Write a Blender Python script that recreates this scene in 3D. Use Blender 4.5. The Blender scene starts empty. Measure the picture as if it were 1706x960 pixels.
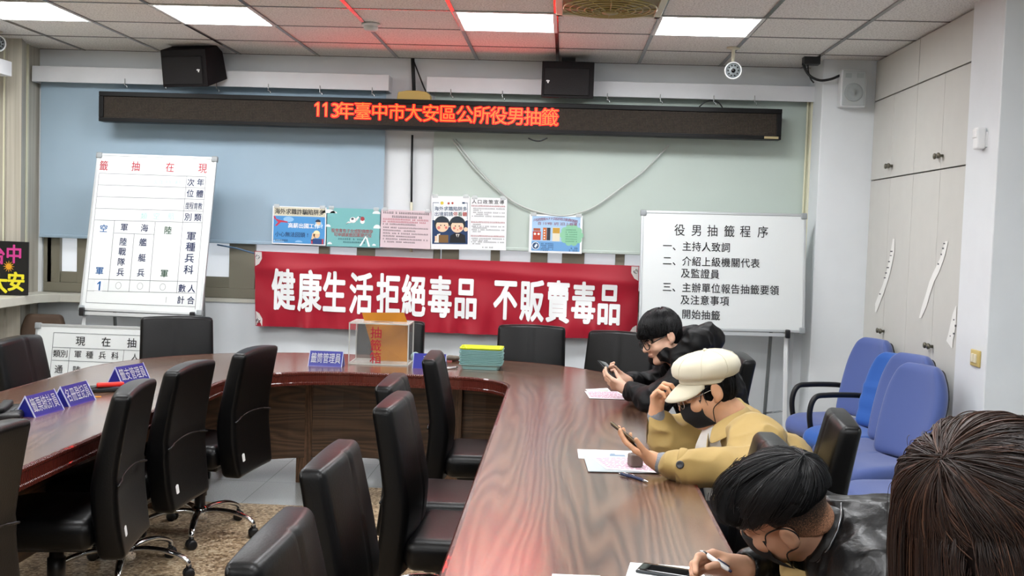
import bpy, bmesh, math, random
import numpy as np
from mathutils import Vector, Matrix, Euler
random.seed(7)
rng = np.random.default_rng(7)
SC = bpy.context.scene
COL = SC.collection
PI = math.pi

# ------------------------------------------------------------------ camera
F_PX = 1800.0
CAMZ = 1.62
def _basis(pitch, yaw, roll):
    cy, sy, cp, sp = math.cos(yaw), math.sin(yaw), math.cos(pitch), math.sin(pitch)
    w = Vector((-sy*cp, cy*cp, -sp)); r = Vector((cy, sy, 0)); u = r.cross(w)
    cr, sr = math.cos(roll), math.sin(roll)
    return cr*r + sr*u, -sr*r + cr*u, w
CR, CU, CW = _basis(.0536, .0461, .0323)
cam_d = bpy.data.cameras.new('camera'); cam = bpy.data.objects.new('camera', cam_d); COL.objects.link(cam)
cam_d.sensor_width = 36; cam_d.lens = 36*F_PX/1706; cam_d.clip_end = 100
cam.matrix_world = Matrix(((CR.x, CU.x, -CW.x, 0), (CR.y, CU.y, -CW.y, 0), (CR.z, CU.z, -CW.z, CAMZ), (0, 0, 0, 1)))
SC.camera = cam
def at(u, v, k, val):
    """point of the plane (axis k = val) seen at photo pixel (u, v)"""
    d = CW + CR*((u-853)/F_PX) - CU*((v-480)/F_PX)
    o = Vector((0, 0, CAMZ))
    return o + d*((val-o[k])/d[k])

# ------------------------------------------------------------------ world, exposure
SC.view_settings.view_transform = 'Standard'
SC.view_settings.look = 'None'
SC.view_settings.gamma = 1
SC.view_settings.use_curve_mapping = False
SC.view_settings.exposure = 0.0
SC.cycles.use_denoising = True
SC.cycles.max_bounces = 8
SC.cycles.caustics_reflective = False
SC.cycles.caustics_refractive = False
SC.cycles.sample_clamp_indirect = 6
wd = bpy.data.worlds.new('world'); SC.world = wd; wd.use_nodes = True
wd.node_tree.nodes['Background'].inputs[0].default_value = (.75, .85, 1, 1)
wd.node_tree.nodes['Background'].inputs[1].default_value = 0.6
LAMP = 30.0            # ceiling panels
LED = 30.0            # running text

# ------------------------------------------------------------------ materials
def lin(c):
    if isinstance(c, str):
        c = [int(c[i:i+2], 16)/255 for i in (0, 2, 4)]
        c = [x/12.92 if x <= .04045 else ((x+.055)/1.055)**2.4 for x in c]
    return (c[0], c[1], c[2], 1)
MATS = {}
def mat(name, col, rough=.5, metal=0, spec=.5, coat=0, coat_r=.1, sheen=0, var=0, vscale=8, bump=0, bscale=60, emit=None, es=0, trans=0, ior=1.45, alpha=1):
    if name in MATS: return MATS[name]
    m = bpy.data.materials.new(name); m.use_nodes = True; nt = m.node_tree; b = nt.nodes['Principled BSDF']
    c = lin(col)
    b.inputs['Base Color'].default_value = c
    b.inputs['Roughness'].default_value = rough
    b.inputs['Metallic'].default_value = metal
    b.inputs['Specular IOR Level'].default_value = spec
    b.inputs['Coat Weight'].default_value = coat
    b.inputs['Coat Roughness'].default_value = coat_r
    b.inputs['Sheen Weight'].default_value = sheen
    b.inputs['Transmission Weight'].default_value = trans
    b.inputs['IOR'].default_value = ior
    b.inputs['Alpha'].default_value = alpha
    if emit is not None:
        b.inputs['Emission Color'].default_value = lin(emit); b.inputs['Emission Strength'].default_value = es
    if var or bump:
        tc = nt.nodes.new('ShaderNodeTexCoord')
    if var:
        n = nt.nodes.new('ShaderNodeTexNoise'); n.inputs['Scale'].default_value = vscale; n.inputs['Detail'].default_value = 4
        nt.links.new(tc.outputs['Object'], n.inputs['Vector'])
        r = nt.nodes.new('ShaderNodeValToRGB')
        r.color_ramp.elements[0].position = .3; r.color_ramp.elements[1].position = .7
        r.color_ramp.elements[0].color = tuple(x*(1-var) for x in c[:3]) + (1,)
        r.color_ramp.elements[1].color = tuple(min(1, x*(1+var)) for x in c[:3]) + (1,)
        nt.links.new(n.outputs['Fac'], r.inputs['Fac']); nt.links.new(r.outputs['Color'], b.inputs['Base Color'])
    if bump:
        n2 = nt.nodes.new('ShaderNodeTexNoise'); n2.inputs['Scale'].default_value = bscale; n2.inputs['Detail'].default_value = 3
        nt.links.new(tc.outputs['Object'], n2.inputs['Vector'])
        bp = nt.nodes.new('ShaderNodeBump'); bp.inputs['Strength'].default_value = bump; bp.inputs['Distance'].default_value = .01
        nt.links.new(n2.outputs['Fac'], bp.inputs['Height']); nt.links.new(bp.outputs['Normal'], b.inputs['Normal'])
    MATS[name] = m
    return m
def N(nt, t, **kw):
    n = nt.nodes.new(t)
    for k, v in kw.items():
        if k in n.inputs: n.inputs[k].default_value = v
        else: setattr(n, k, v)
    return n
def ramp(nt, fac, stops):
    r = nt.nodes.new('ShaderNodeValToRGB'); e = r.color_ramp.elements
    while len(e) < len(stops): e.new(.5)
    for i, (p, c) in enumerate(stops): e[i].position = p; e[i].color = lin(c)
    nt.links.new(fac, r.inputs['Fac']); return r.outputs['Color']
def wood(name, dark, mid, light, coord='UV', su=1.0, sv=14.0, rough=.3, coat=0, spec=.5, rings=1.0):
    """grain runs along the first axis of the coordinate"""
    if name in MATS: return MATS[name]
    m = bpy.data.materials.new(name); m.use_nodes = True; nt = m.node_tree; L = nt.links; b = nt.nodes['Principled BSDF']
    tc = N(nt, 'ShaderNodeTexCoord'); mp = N(nt, 'ShaderNodeMapping'); mp.inputs['Scale'].default_value = (su, sv*.32, sv*.32)
    L.new(tc.outputs[coord], mp.inputs['Vector'])
    big = N(nt, 'ShaderNodeTexNoise', Scale=1.0, Detail=2.5, Roughness=.45); L.new(mp.outputs[0], big.inputs['Vector'])
    sx = N(nt, 'ShaderNodeSeparateXYZ'); L.new(tc.outputs[coord], sx.inputs[0])
    yz_ = N(nt, 'ShaderNodeMath', operation='ADD'); L.new(sx.outputs[1], yz_.inputs[0]); L.new(sx.outputs[2], yz_.inputs[1])
    lv_ = N(nt, 'ShaderNodeMath', operation='MULTIPLY'); L.new(yz_.outputs[0], lv_.inputs[0]); lv_.inputs[1].default_value = sv*2.2
    mul = N(nt, 'ShaderNodeMath', operation='MULTIPLY_ADD'); L.new(big.outputs['Fac'], mul.inputs[0]); mul.inputs[1].default_value = 17*rings; L.new(lv_.outputs[0], mul.inputs[2])
    fine = N(nt, 'ShaderNodeTexNoise', Scale=2.0, Detail=6.0, Roughness=.65)
    mp2 = N(nt, 'ShaderNodeMapping'); mp2.inputs['Scale'].default_value = (su*2.2, sv*9, sv*9); L.new(tc.outputs[coord], mp2.inputs['Vector']); L.new(mp2.outputs[0], fine.inputs['Vector'])
    fr = N(nt, 'ShaderNodeMath', operation='FRACT'); L.new(mul.outputs[0], fr.inputs[0])
    pw = N(nt, 'ShaderNodeMath', operation='PINGPONG'); L.new(mul.outputs[0], pw.inputs[0]); pw.inputs[1].default_value = .5
    ad = N(nt, 'ShaderNodeMath', operation='MULTIPLY_ADD'); L.new(pw.outputs[0], ad.inputs[0]); ad.inputs[1].default_value = .75
    f2 = N(nt, 'ShaderNodeMath', operation='MULTIPLY'); L.new(fine.outputs['Fac'], f2.inputs[0]); f2.inputs[1].default_value = .75; L.new(f2.outputs[0], ad.inputs[2])
    c = ramp(nt, ad.outputs[0], [(.3, dark), (.52, mid), (.8, light)])
    L.new(c, b.inputs['Base Color']); b.inputs['Roughness'].default_value = rough
    b.inputs['Coat Weight'].default_value = coat; b.inputs['Coat Roughness'].default_value = .2; b.inputs['Specular IOR Level'].default_value = spec
    MATS[name] = m; return m

# ------------------------------------------------------------------ mesh builder
class MB:
    def __init__(s): s.v = []; s.f = []; s.uv = None
    def add(s, vs, fs):
        o = len(s.v); s.v += [Vector(p) for p in vs]; s.f += [tuple(i+o for i in f) for f in fs]; return o
    def box(s, lo, hi, M=None):
        x0, y0, z0 = lo; x1, y1, z1 = hi
        vs = [Vector(p) for p in ((x0,y0,z0),(x1,y0,z0),(x1,y1,z0),(x0,y1,z0),(x0,y0,z1),(x1,y0,z1),(x1,y1,z1),(x0,y1,z1))]
        if M: vs = [M @ p for p in vs]
        s.add(vs, [(0,3,2,1),(4,5,6,7),(0,1,5,4),(1,2,6,5),(2,3,7,6),(3,0,4,7)]); return s
    def rbox(s, c, half, r, n=3, warp=None, m=(6,6,6)):
        """box with rounded edges; m = flat cells per axis, warp(p) bends it"""
        half = Vector(half); c = Vector(c)
        ax = []
        for k in range(3):
            hh = half[k]; rr = min(r, hh*.999)
            a = [-hh + rr*(1-math.cos(i/n*PI/2)) if 0 else -hh + rr*(i/n) for i in range(n)]
            a += [-hh+rr + (2*hh-2*rr)*i/m[k] for i in range(m[k]+1)]
            a += [hh - rr*((n-1-i)/n) for i in range(n)]
            ax.append(a)
        idx = {}
        def vid(i, j, k):
            key = (i, j, k)
            if key not in idx:
                p = Vector((ax[0][i], ax[1][j], ax[2][k]))
                rr = [min(r, half[t]*.999) for t in range(3)]
                inn = Vector([max(-half[t]+rr[t], min(half[t]-rr[t], p[t])) for t in range(3)])
                d = p-inn
                q = Vector((d[0]/rr[0], d[1]/rr[1], d[2]/rr[2]))
                mx = max(abs(x) for x in q)
                if mx > 1e-9:
                    q = q.normalized()*mx
                p = inn + Vector((q[0]*rr[0], q[1]*rr[1], q[2]*rr[2]))
                p = p + c
                if warp: p = Vector(warp(p))
                idx[key] = len(s.v); s.v.append(p)
            return idx[key]
        L = [len(a)-1 for a in ax]
        for i in range(L[0]):
            for j in range(L[1]):
                s.f.append((vid(i,j,0), vid(i,j+1,0), vid(i+1,j+1,0), vid(i+1,j,0)))
                s.f.append((vid(i,j,L[2]), vid(i+1,j,L[2]), vid(i+1,j+1,L[2]), vid(i,j+1,L[2])))
        for i in range(L[0]):
            for k in range(L[2]):
                s.f.append((vid(i,0,k), vid(i+1,0,k), vid(i+1,0,k+1), vid(i,0,k+1)))
                s.f.append((vid(i,L[1],k), vid(i,L[1],k+1), vid(i+1,L[1],k+1), vid(i+1,L[1],k)))
        for j in range(L[1]):
            for k in range(L[2]):
                s.f.append((vid(0,j,k), vid(0,j,k+1), vid(0,j+1,k+1), vid(0,j+1,k)))
                s.f.append((vid(L[0],j,k), vid(L[0],j+1,k), vid(L[0],j+1,k+1), vid(L[0],j,k+1)))
        return s
    def tube(s, path, r, n=8, cap=True, closed=False, flat=1.0, upv=(0,0,1)):
        path = [Vector(p) for p in path]; m = len(path)
        rs = r if isinstance(r, (list, tuple)) else [r]*m
        rings = []; prev = None
        for i, p in enumerate(path):
            a = path[i-1] if (i > 0 or closed) else path[i]
            b = path[(i+1) % m] if (i < m-1 or closed) else path[i]
            t = (b-a).normalized()
            if prev is None:
                u = Vector(upv)
                if abs(u.dot(t)) > .95: u = Vector((1,0,0))
            else: u = prev
            u = (u - t*u.dot(t)).normalized(); prev = u
            w = t.cross(u)
            rings.append([p + u*math.cos(2*PI*j/n)*rs[i]*flat + w*math.sin(2*PI*j/n)*rs[i] for j in range(n)])
        o = s.add([q for rg in rings for q in rg], [])
        for i in range(m if closed else m-1):
            for j in range(n):
                a, b = o+i*n+j, o+i*n+(j+1) % n
                i2 = (i+1) % m
                s.f.append((a, b, o+i2*n+(j+1) % n, o+i2*n+j))
        if cap and not closed:
            s.f.append(tuple(o+j for j in reversed(range(n)))); s.f.append(tuple(o+(m-1)*n+j for j in range(n)))
        return s
    def cyl(s, a, b, r0, r1=None, n=16): return s.tube([a, b], [r0, r0 if r1 is None else r1], n)
    def lathe(s, prof, c=(0,0,0), n=24, M=None):
        c = Vector(c); o = len(s.v); m = len(prof)
        for r, z in prof:
            for j in range(n):
                p = Vector((r*math.cos(2*PI*j/n), r*math.sin(2*PI*j/n), z))
                s.v.append((M @ p if M else p) + c)
        for i in range(m-1):
            for j in range(n):
                s.f.append((o+i*n+j, o+i*n+(j+1) % n, o+(i+1)*n+(j+1) % n, o+(i+1)*n+j))
        if prof[0][0] > 1e-6: s.f.append(tuple(o+j for j in reversed(range(n))))
        if prof[-1][0] > 1e-6: s.f.append(tuple(o+(m-1)*n+j for j in range(n)))
        return s
    def ell(s, c, r, n=16, m=10, M=None):
        prof = [(math.sin(PI*i/m), -math.cos(PI*i/m)) for i in range(m+1)]
        o = len(s.v); s.lathe([(max(a, 1e-5), b) for a, b in prof], n=n)
        for i in range(o, len(s.v)):
            p = s.v[i]; p = Vector((p.x*r[0], p.y*r[1], p.z*r[2]))
            s.v[i] = (M @ p if M else p) + Vector(c)
        return s
    def prism(s, poly, axis, a, b):
        """polygon (2-D) swept along an axis between a and b"""
        def P(q, t):
            if axis == 0: return (t, q[0], q[1])
            if axis == 1: return (q[0], t, q[1])
            return (q[0], q[1], t)
        n = len(poly); o = s.add([P(q, a) for q in poly] + [P(q, b) for q in poly], [])
        s.f.append(tuple(o+i for i in range(n))); s.f.append(tuple(o+n+i for i in reversed(range(n))))
        for i in range(n): s.f.append((o+i, o+n+i, o+n+(i+1) % n, o+(i+1) % n))
        return s
    def quad(s, a, b, c, d): s.add([a, b, c, d], [(0, 1, 2, 3)]); return s
    def xf(s, M, start=0):
        for i in range(start, len(s.v)): s.v[i] = M @ s.v[i]
        return s

def fixn(me):
    bm = bmesh.new(); bm.from_mesh(me); bmesh.ops.recalc_face_normals(bm, faces=bm.faces); bm.to_mesh(me); bm.free()
def obj(name, mb, m, parent=None, loc=None, rot=None, smooth=False, bevel=0, fix=True, sub=0, seg=2):
    me = bpy.data.meshes.new(name)
    me.from_pydata([tuple(v) for v in mb.v], [], mb.f)
    if mb.uv:
        ul = me.uv_layers.new(name='UVMap')
        for lp in me.loops: ul.data[lp.index].uv = mb.uv[lp.vertex_index]
    if fix: fixn(me)
    for mm in (m if isinstance(m, list) else [m]): me.materials.append(mm)
    o = bpy.data.objects.new(name, me); COL.objects.link(o)
    if parent: o.parent = parent
    if loc is not None: o.location = loc
    if rot is not None: o.rotation_euler = rot
    if smooth: me.polygons.foreach_set('use_smooth', [True]*len(me.polygons))
    if bevel:
        b = o.modifiers.new('bevel', 'BEVEL'); b.width = bevel; b.segments = seg; b.limit_method = 'ANGLE'; b.angle_limit = .6
        if not smooth:
            me.polygons.foreach_set('use_smooth', [True]*len(me.polygons)); b.harden_normals = True
    if sub:
        sm = o.modifiers.new('subdivision', 'SUBSURF'); sm.levels = sub; sm.render_levels = sub
    return o
def tag(o, label, cat, group=None):
    o['label'] = label; o['category'] = cat
    if group: o['group'] = group
    return o
def thing(name, label, cat, loc=(0,0,0), rz=0, group=None, rot=None):
    o = bpy.data.objects.new(name, None); COL.objects.link(o); o.empty_display_size = .1
    o.location = loc; o.rotation_euler = rot if rot is not None else (0, 0, rz)
    return tag(o, label, cat, group)
def struct(name, mb, m, parent=None, **kw):
    o = obj(name, mb, m, parent, **kw)
    if parent is None: o['kind'] = 'structure'
    return o
def dup(root, loc, rz=None, label=None, group=None, skip=(), rot=None):
    r = root.copy(); COL.objects.link(r); r.location = loc
    if rz is not None: r.rotation_euler = (0, 0, rz)
    if rot is not None: r.rotation_euler = rot
    if label: r['label'] = label
    if group: r['group'] = group
    for ch in list(root.children):
        if ch.name.split('.')[0] in skip: continue
        c = ch.copy(); COL.objects.link(c); c.parent = r
        for g in list(ch.children):
            d = g.copy(); COL.objects.link(d); d.parent = c
    return r

# ------------------------------------------------------------------ writing
_glyph = {}
def glyph(ch, bold=0.0):
    """outline of one character; bold = half the extra stroke width in ems (overlaid copies)"""
    key = (ch, bold)
    if key not in _glyph:
        if bold > .003:
            vs, fs = glyph(ch, 0.0); V = []; F = []; n = 8 if bold > .02 else 4
            for i in range(n):
                a = 2*PI*(i+.5)/n; k = len(V)
                V += [(x+bold*math.cos(a), y+bold*math.sin(a)*.75, i) for x, y, _ in vs]; F += [tuple(q+k for q in f) for f in fs]
            _glyph[key] = (V, F); return _glyph[key]
        c = bpy.data.curves.new('glyph', 'FONT'); c.body = ch; c.resolution_u = 2
        o = bpy.data.objects.new('glyph', c); COL.objects.link(o)
        dg = bpy.context.evaluated_depsgraph_get()
        me = bpy.data.meshes.new_from_object(o.evaluated_get(dg))
        vs = [(v.co.x, v.co.y, 0) for v in me.vertices]; fs = [tuple(p.vertices) for p in me.polygons]
        bpy.data.objects.remove(o); bpy.data.curves.remove(c); bpy.data.meshes.remove(me)
        _glyph[key] = (vs, fs)
    return _glyph[key]
_fine = {}
def glyph_fine(ch, bold, step=.07):
    """the same outline cut into small cells, so that it can follow folds"""
    if ch not in _fine:
        vs, fs = glyph(ch); bm = bmesh.new(); V = [bm.verts.new((x, y, 0)) for x, y, _ in vs]
        for f in fs:
            try: bm.faces.new([V[i] for i in f])
            except ValueError: pass
        for k in (0, 1):
            for i in range(-3, 18):
                co = [0, 0, 0]; no = [0, 0, 0]; co[k] = i*step; no[k] = 1
                bmesh.ops.bisect_plane(bm, geom=bm.verts[:]+bm.edges[:]+bm.faces[:], dist=1e-5, plane_co=co, plane_no=no)
        bm.verts.index_update(); _fine[ch] = ([(v.co.x, v.co.y) for v in bm.verts], [tuple(v.index for v in f.verts) for f in bm.faces]); bm.free()
    vs, fs = _fine[ch]; V = []; F = []
    for i in range(8):
        a = 2*PI*(i+.5)/8; k = len(V)
        V += [(x+bold*math.cos(a), y+bold*math.sin(a)*.75, i) for x, y in vs]; F += [tuple(q+k for q in f) for f in fs]
    return V, F
def wide(ch): return ord(ch) > 0x2E7F
def put(mb, ch, cx, cz, w, h=None, y=0.0, bold=.0):
    """one character centred at (cx, cz) of the plane y, w by h metres"""
    vs, fs = glyph(ch, bold)
    if not vs: return
    h = h or w
    if wide(ch): ox, oz = .5, .38
    else:
        ox = (min(p[0] for p in vs)+max(p[0] for p in vs))/2; oz = .36
    mb.add([(cx+(p[0]-ox)*w, y-p[2]*.00008, cz+(p[1]-oz)*h) for p in vs], fs)
def line(mb, text, x0, z, pitch, w, h=None, y=0.0, bold=0.0, dz=0.0):
    """a row of characters; x0 is the centre of the first"""
    x = x0
    for ch in text:
        if ch != ' ': put(mb, ch, x, z, w, h, y, bold)
        x += pitch if wide(ch) or ch == ' ' else pitch*.6
        z += dz
def column(mb, text, x, z0, pitch, w, h=None, y=0.0, bold=0.0):
    for i, ch in enumerate(text):
        if ch != ' ': put(mb, ch, x, z0-i*pitch, w, h, y, bold)
def flat(mb, pts, y=0.0):
    """filled polygon lying on the plane y"""
    mb.add([(p[0], y, p[1]) for p in pts], [tuple(range(len(pts)))])
def disc(mb, c, r, y=0.0, n=20, sx=1.0, a0=0, a1=2*PI):
    full = abs(a1-a0-2*PI) < 1e-6
    flat(mb, [(c[0]+sx*r*math.cos(a0+(a1-a0)*i/(n if full else n-1)), c[1]+r*math.sin(a0+(a1-a0)*i/(n if full else n-1))) for i in range(n)], y)
def rect(mb, x0, z0, x1, z1, y=0.0): flat(mb, [(x0,z0),(x1,z0),(x1,z1),(x0,z1)], y)

# ------------------------------------------------------------------ the room
CEIL = 2.883; YW = 8.13; XL = -4.12; XC = 2.14
white_wall = mat('wall_paint', 'dfe3e6', .6, var=.03, vscale=3)
pale_wall = mat('pale_blue_paint', 'd3dde2', .6, var=.03, vscale=3)
panel_m = bpy.data.materials.new('panel_veneer'); panel_m.use_nodes = True; nt = panel_m.node_tree
tc = N(nt, 'ShaderNodeTexCoord'); mp = N(nt, 'ShaderNodeMapping'); mp.inputs['Scale'].default_value = (38, 38, .7); n1 = N(nt, 'ShaderNodeTexNoise', Scale=1.0, Detail=4.0)
nt.links.new(tc.outputs['Object'], mp.inputs['Vector']); nt.links.new(mp.outputs[0], n1.inputs['Vector'])
nt.links.new(ramp(nt, n1.outputs['Fac'], [(.3, 'a49e90'), (.5, 'b6b1a4'), (.7, 'c3beb2')]), nt.nodes['Principled BSDF'].inputs['Base Color']); nt.nodes['Principled BSDF'].inputs['Roughness'].default_value = .5
alu = mat('bronze_aluminium', '8d8878', .45, metal=.3)
steel = mat('steel', 'c9ccce', .25, metal=1)
chrome = mat('chrome', 'd5d7da', .12, metal=1)
black_pl = mat('black_plastic', '141416', .4)
dark = mat('dark', '0b0b0c', .5)
white_pl = mat('white_plastic', 'e6e7e8', .35)
white_card = mat('white_paper', 'eceef0', .6)

# floor: polished grey tiles, a brown carpet laid inside the ring of tables
fm = bpy.data.materials.new('polished_tile'); fm.use_nodes = True; nt = fm.node_tree; L = nt.links; b = nt.nodes['Principled BSDF']
tc = N(nt, 'ShaderNodeTexCoord'); br = N(nt, 'ShaderNodeTexBrick', offset=0.0, Scale=1.0)
br.inputs['Brick Width'].default_value = .6; br.inputs['Row Height'].default_value = .6; br.inputs['Mortar Size'].default_value = .003
br.inputs['Color1'].default_value = lin('b9bcbb'); br.inputs['Color2'].default_value = lin('b2b5b4'); br.inputs['Mortar'].default_value = lin('8c8e8c')
L.new(tc.outputs['Object'], br.inputs['Vector'])
sp = N(nt, 'ShaderNodeTexNoise', Scale=160.0, Detail=2.0); L.new(tc.outputs['Object'], sp.inputs['Vector'])
mx = N(nt, 'ShaderNodeMix', data_type='RGBA', blend_type='MULTIPLY'); mx.inputs[0].default_value = .35
L.new(br.outputs['Color'], mx.inputs[6]); L.new(ramp(nt, sp.outputs['Fac'], [(.35, 'a0a0a0'), (.6, 'ffffff')]), mx.inputs[7]); L.new(mx.outputs[2], b.inputs['Base Color'])
b.inputs['Roughness'].default_value = .16
struct('floor', MB().box((-4.4, -3, -.1), (3.1, 8.3, 0)), fm)
cm = bpy.data.materials.new('speckled_carpet'); cm.use_nodes = True; nt = cm.node_tree; L = nt.links; b = nt.nodes['Principled BSDF']
tc = N(nt, 'ShaderNodeTexCoord'); n1 = N(nt, 'ShaderNodeTexNoise', Scale=75.0, Detail=3.0); n2 = N(nt, 'ShaderNodeTexVoronoi', Scale=60.0)
L.new(tc.outputs['Object'], n1.inputs['Vector']); L.new(tc.outputs['Object'], n2.inputs['Vector'])
ma = N(nt, 'ShaderNodeMath', operation='MULTIPLY_ADD'); L.new(n2.outputs['Color'], ma.inputs[0]); ma.inputs[1].default_value = .5; L.new(n1.outputs['Fac'], ma.inputs[2])
L.new(ramp(nt, ma.outputs[0], [(.4, '4a3a2c'), (.62, '8b7357'), (.8, 'b59c7c'), (.98, 'd6c6ab')]), b.inputs['Base Color']); b.inputs['Roughness'].default_value = .45
cp = MB(); cp.prism([(-3.9, -1), (2.0, -1), (2.0, 7.3), (.7, 7.3), (.7, 6.55), (-1.16, 6.55), (-1.16, 6.05), (-3.9, 6.05)], 2, .0, .004)
tag(obj('floor_carpet', cp, cm), 'speckled brown floor covering inside the ring of tables', 'carpet')

# ceiling: mineral tiles on a metal grid
tm = bpy.data.materials.new('mineral_tile'); tm.use_nodes = True; nt = tm.node_tree; L = nt.links; b = nt.nodes['Principled BSDF']
tc = N(nt, 'ShaderNodeTexCoord'); n1 = N(nt, 'ShaderNodeTexNoise', Scale=95.0, Detail=3.0, Roughness=.7); L.new(tc.outputs['Object'], n1.inputs['Vector'])
L.new(ramp(nt, n1.outputs['Fac'], [(.36, 'c2beb8'), (.52, 'eae7e2'), (.7, 'f2efeb')]), b.inputs['Base Color']); b.inputs['Roughness'].default_value = .85
bp = N(nt, 'ShaderNodeBump', Strength=.25, Distance=.004); L.new(n1.outputs['Fac'], bp.inputs['Height']); L.new(bp.outputs['Normal'], b.inputs['Normal'])
TX0 = -.0881
GX = [TX0+.6*i for i in range(-7, 6)]; GY = [YW-.6*j for j in range(0, 19)]
LIGHTS = [(i, j) for j in (2, 6, 10, 14) for i in (-6, -4, -1, 1)]
ce = MB()
for i in range(-7, 5):
    for j in range(0, 18):
        if (i, j) in LIGHTS: continue
        ce.box((TX0+.6*i, YW-.6*(j+1), CEIL), (TX0+.6*i+.6, YW-.6*j, CEIL+.015))
ce.box((-4.4, -3, CEIL+.09), (3.1, 8.3, CEIL+.12))
ceil = struct('ceiling', ce, tm)
gr = MB()
for x in GX: gr.box((x-.012, -2.7, CEIL-.006), (x+.012, YW, CEIL+.001))
for y in GY: gr.box((-4.3, y-.006, CEIL-.004), (3.05, y+.006, CEIL+.001))
obj('ceiling_grid', gr, mat('grid_metal', '8f8d8b', .22, metal=.85), ceil)

# walls
def wall_with_holes(name, x0, x1, z0, z1, y0, y1, holes, m):
    mb = MB(); xs = x0
    for hx0, hx1, hz0, hz1 in holes:
        mb.box((xs, y0, z0), (hx0, y1, z1)); mb.box((hx0, y0, z0), (hx1, y1, hz0)); mb.box((hx0, y0, hz1), (hx1, y1, z1)); xs = hx1
    mb.box((xs, y0, z0), (x1, y1, z1)); return struct(name, mb, m)
W1 = (-4.0, -1.42, 1.03, 2.68); W2 = (-.98, 1.77, 1.03, 2.68)
wall_with_holes('wall_back', -4.4, 3.1, 0, CEIL+.1, YW, YW+.17, [W1, W2], white_wall)
struct('wall_left', MB().box((-4.4, -3, 0), (XL-.1, YW, CEIL+.1)), panel_m)
struct('wall_front', MB().box((-4.4, -3.1, 0), (3.1, -3, CEIL+.1)), white_wall)
struct('wall_right', MB().box((3.0, -3, 0), (3.1, 5.45, CEIL+.1)), pale_wall)
# corner column on the right of the back wall, pier that closes the cupboards, wall stub beyond it
struct('wall_column', MB().box((1.775, 7.73, 0), (2.7, YW, CEIL+.02)), white_wall, bevel=.006)
struct('wall_pier', MB().box((2.105, 5.42, 0), (3.05, 5.84, CEIL+.02)), mat('glossy_white_paint', 'dcdfe2', .28, var=.03, vscale=4), bevel=.006)
# panelled corner on the left
pc = MB()
pc.prism([(-4.4, 7.69), (-3.945, 7.69), (-4.03, 7.93), (-4.03, YW), (-4.4, YW)], 2, 0, CEIL+.02); pc.box((-4.4, 7.66, 0), (-4.05, 7.695, CEIL+.02))
pcm = struct('trim_1', pc, panel_m)
struct('trim_2', MB().box((-4.035, 7.91, 1.03), (-4.015, 7.935, CEIL)).box((-4.06, 7.65, 1.03), (-4.05, 7.665, CEIL)), mat('cream_strip', 'd8d6bd', .4))
# window sill ledge that turns the corner, dark skirting
sl = MB(); sl.prism([(-4.3, 5.6), (-3.87, 5.6), (-3.87, 7.84), (-3.78, 7.98), (-2.75, 8.06), (-2.75, 8.16), (-4.3, 8.16)], 2, .965, 1.03)
struct('trim_3', sl, mat('sill_laminate', 'c9c7bb', .45, var=.05), bevel=.006)
struct('trim_4', MB().box((-2.75, 8.12, 1.0), (1.775, 8.16, 1.03)), mat('sill_laminate', 'c9c7bb'))
bs = mat('black_skirting', '121214', .3)
struct('baseboard_back', MB().box((-4.1, 8.11, 0), (1.70, 8.14, .11)), bs)
struct('baseboard_column', MB().box((1.70, 7.69, 0), (2.14, 8.135, .115)), bs)
struct('trim_5', MB().box((1.715, 8.0, .115), (1.78, 8.13, .93)), white_wall)
struct('wall_lower_left', MB().box((-4.3, 7.95, 0), (-4.0, 8.0, .965)).box((-4.3, 5.6, 0), (-4.09, 7.95, .965)), mat('grey_laminate', 'a9a79c', .5, var=.05))

# windows: bronze sliding frames with frosted panes
pane_m = mat('frosted_pane', 'e8ecf0', .5, emit='dfe6ee', es=.45)
def window(name, x0, x1, z0, z1, posts):
    fr = MB(); y0, y1 = YW+.02, YW+.1
    fr.box((x0, y0, z0), (x1, y1, z0+.075)); fr.box((x0, y0, z1-.05), (x1, y1, z1))
    for a, b_ in posts: fr.box((a, y0, z0+.075), (b_, y1, z1-.05))
    fr.box((x0, y0+.02, z0+.075), (x1, y1, z0+.16))
    o = struct(name, fr, alu, bevel=.003)
    pn = MB(); pn.box((x0+.02, YW+.06, z0+.16), (x1-.02, YW+.07, z1-.06)); obj('pane', pn, pane_m, o)
    return o
def posts_px(us, v, wds):
    return [(at(u, v, 1, YW+.03).x-w/2, at(u, v, 1, YW+.03).x+w/2) for u, w in zip(us, wds)]
window('window_1', *W1, [(-4.0, -3.935)] + posts_px([90, 150, 404, 540, 612], 420, [.10, .2, .2, .08, .16]))
window('window_2', *W2, [(-.98, -.93)] + posts_px([750, 825, 898, 955, 1033], 428, [.13, .07, .13, .17, .07]) + [(.75, .85), (1.2, 1.28), (1.66, 1.775)])

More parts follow.
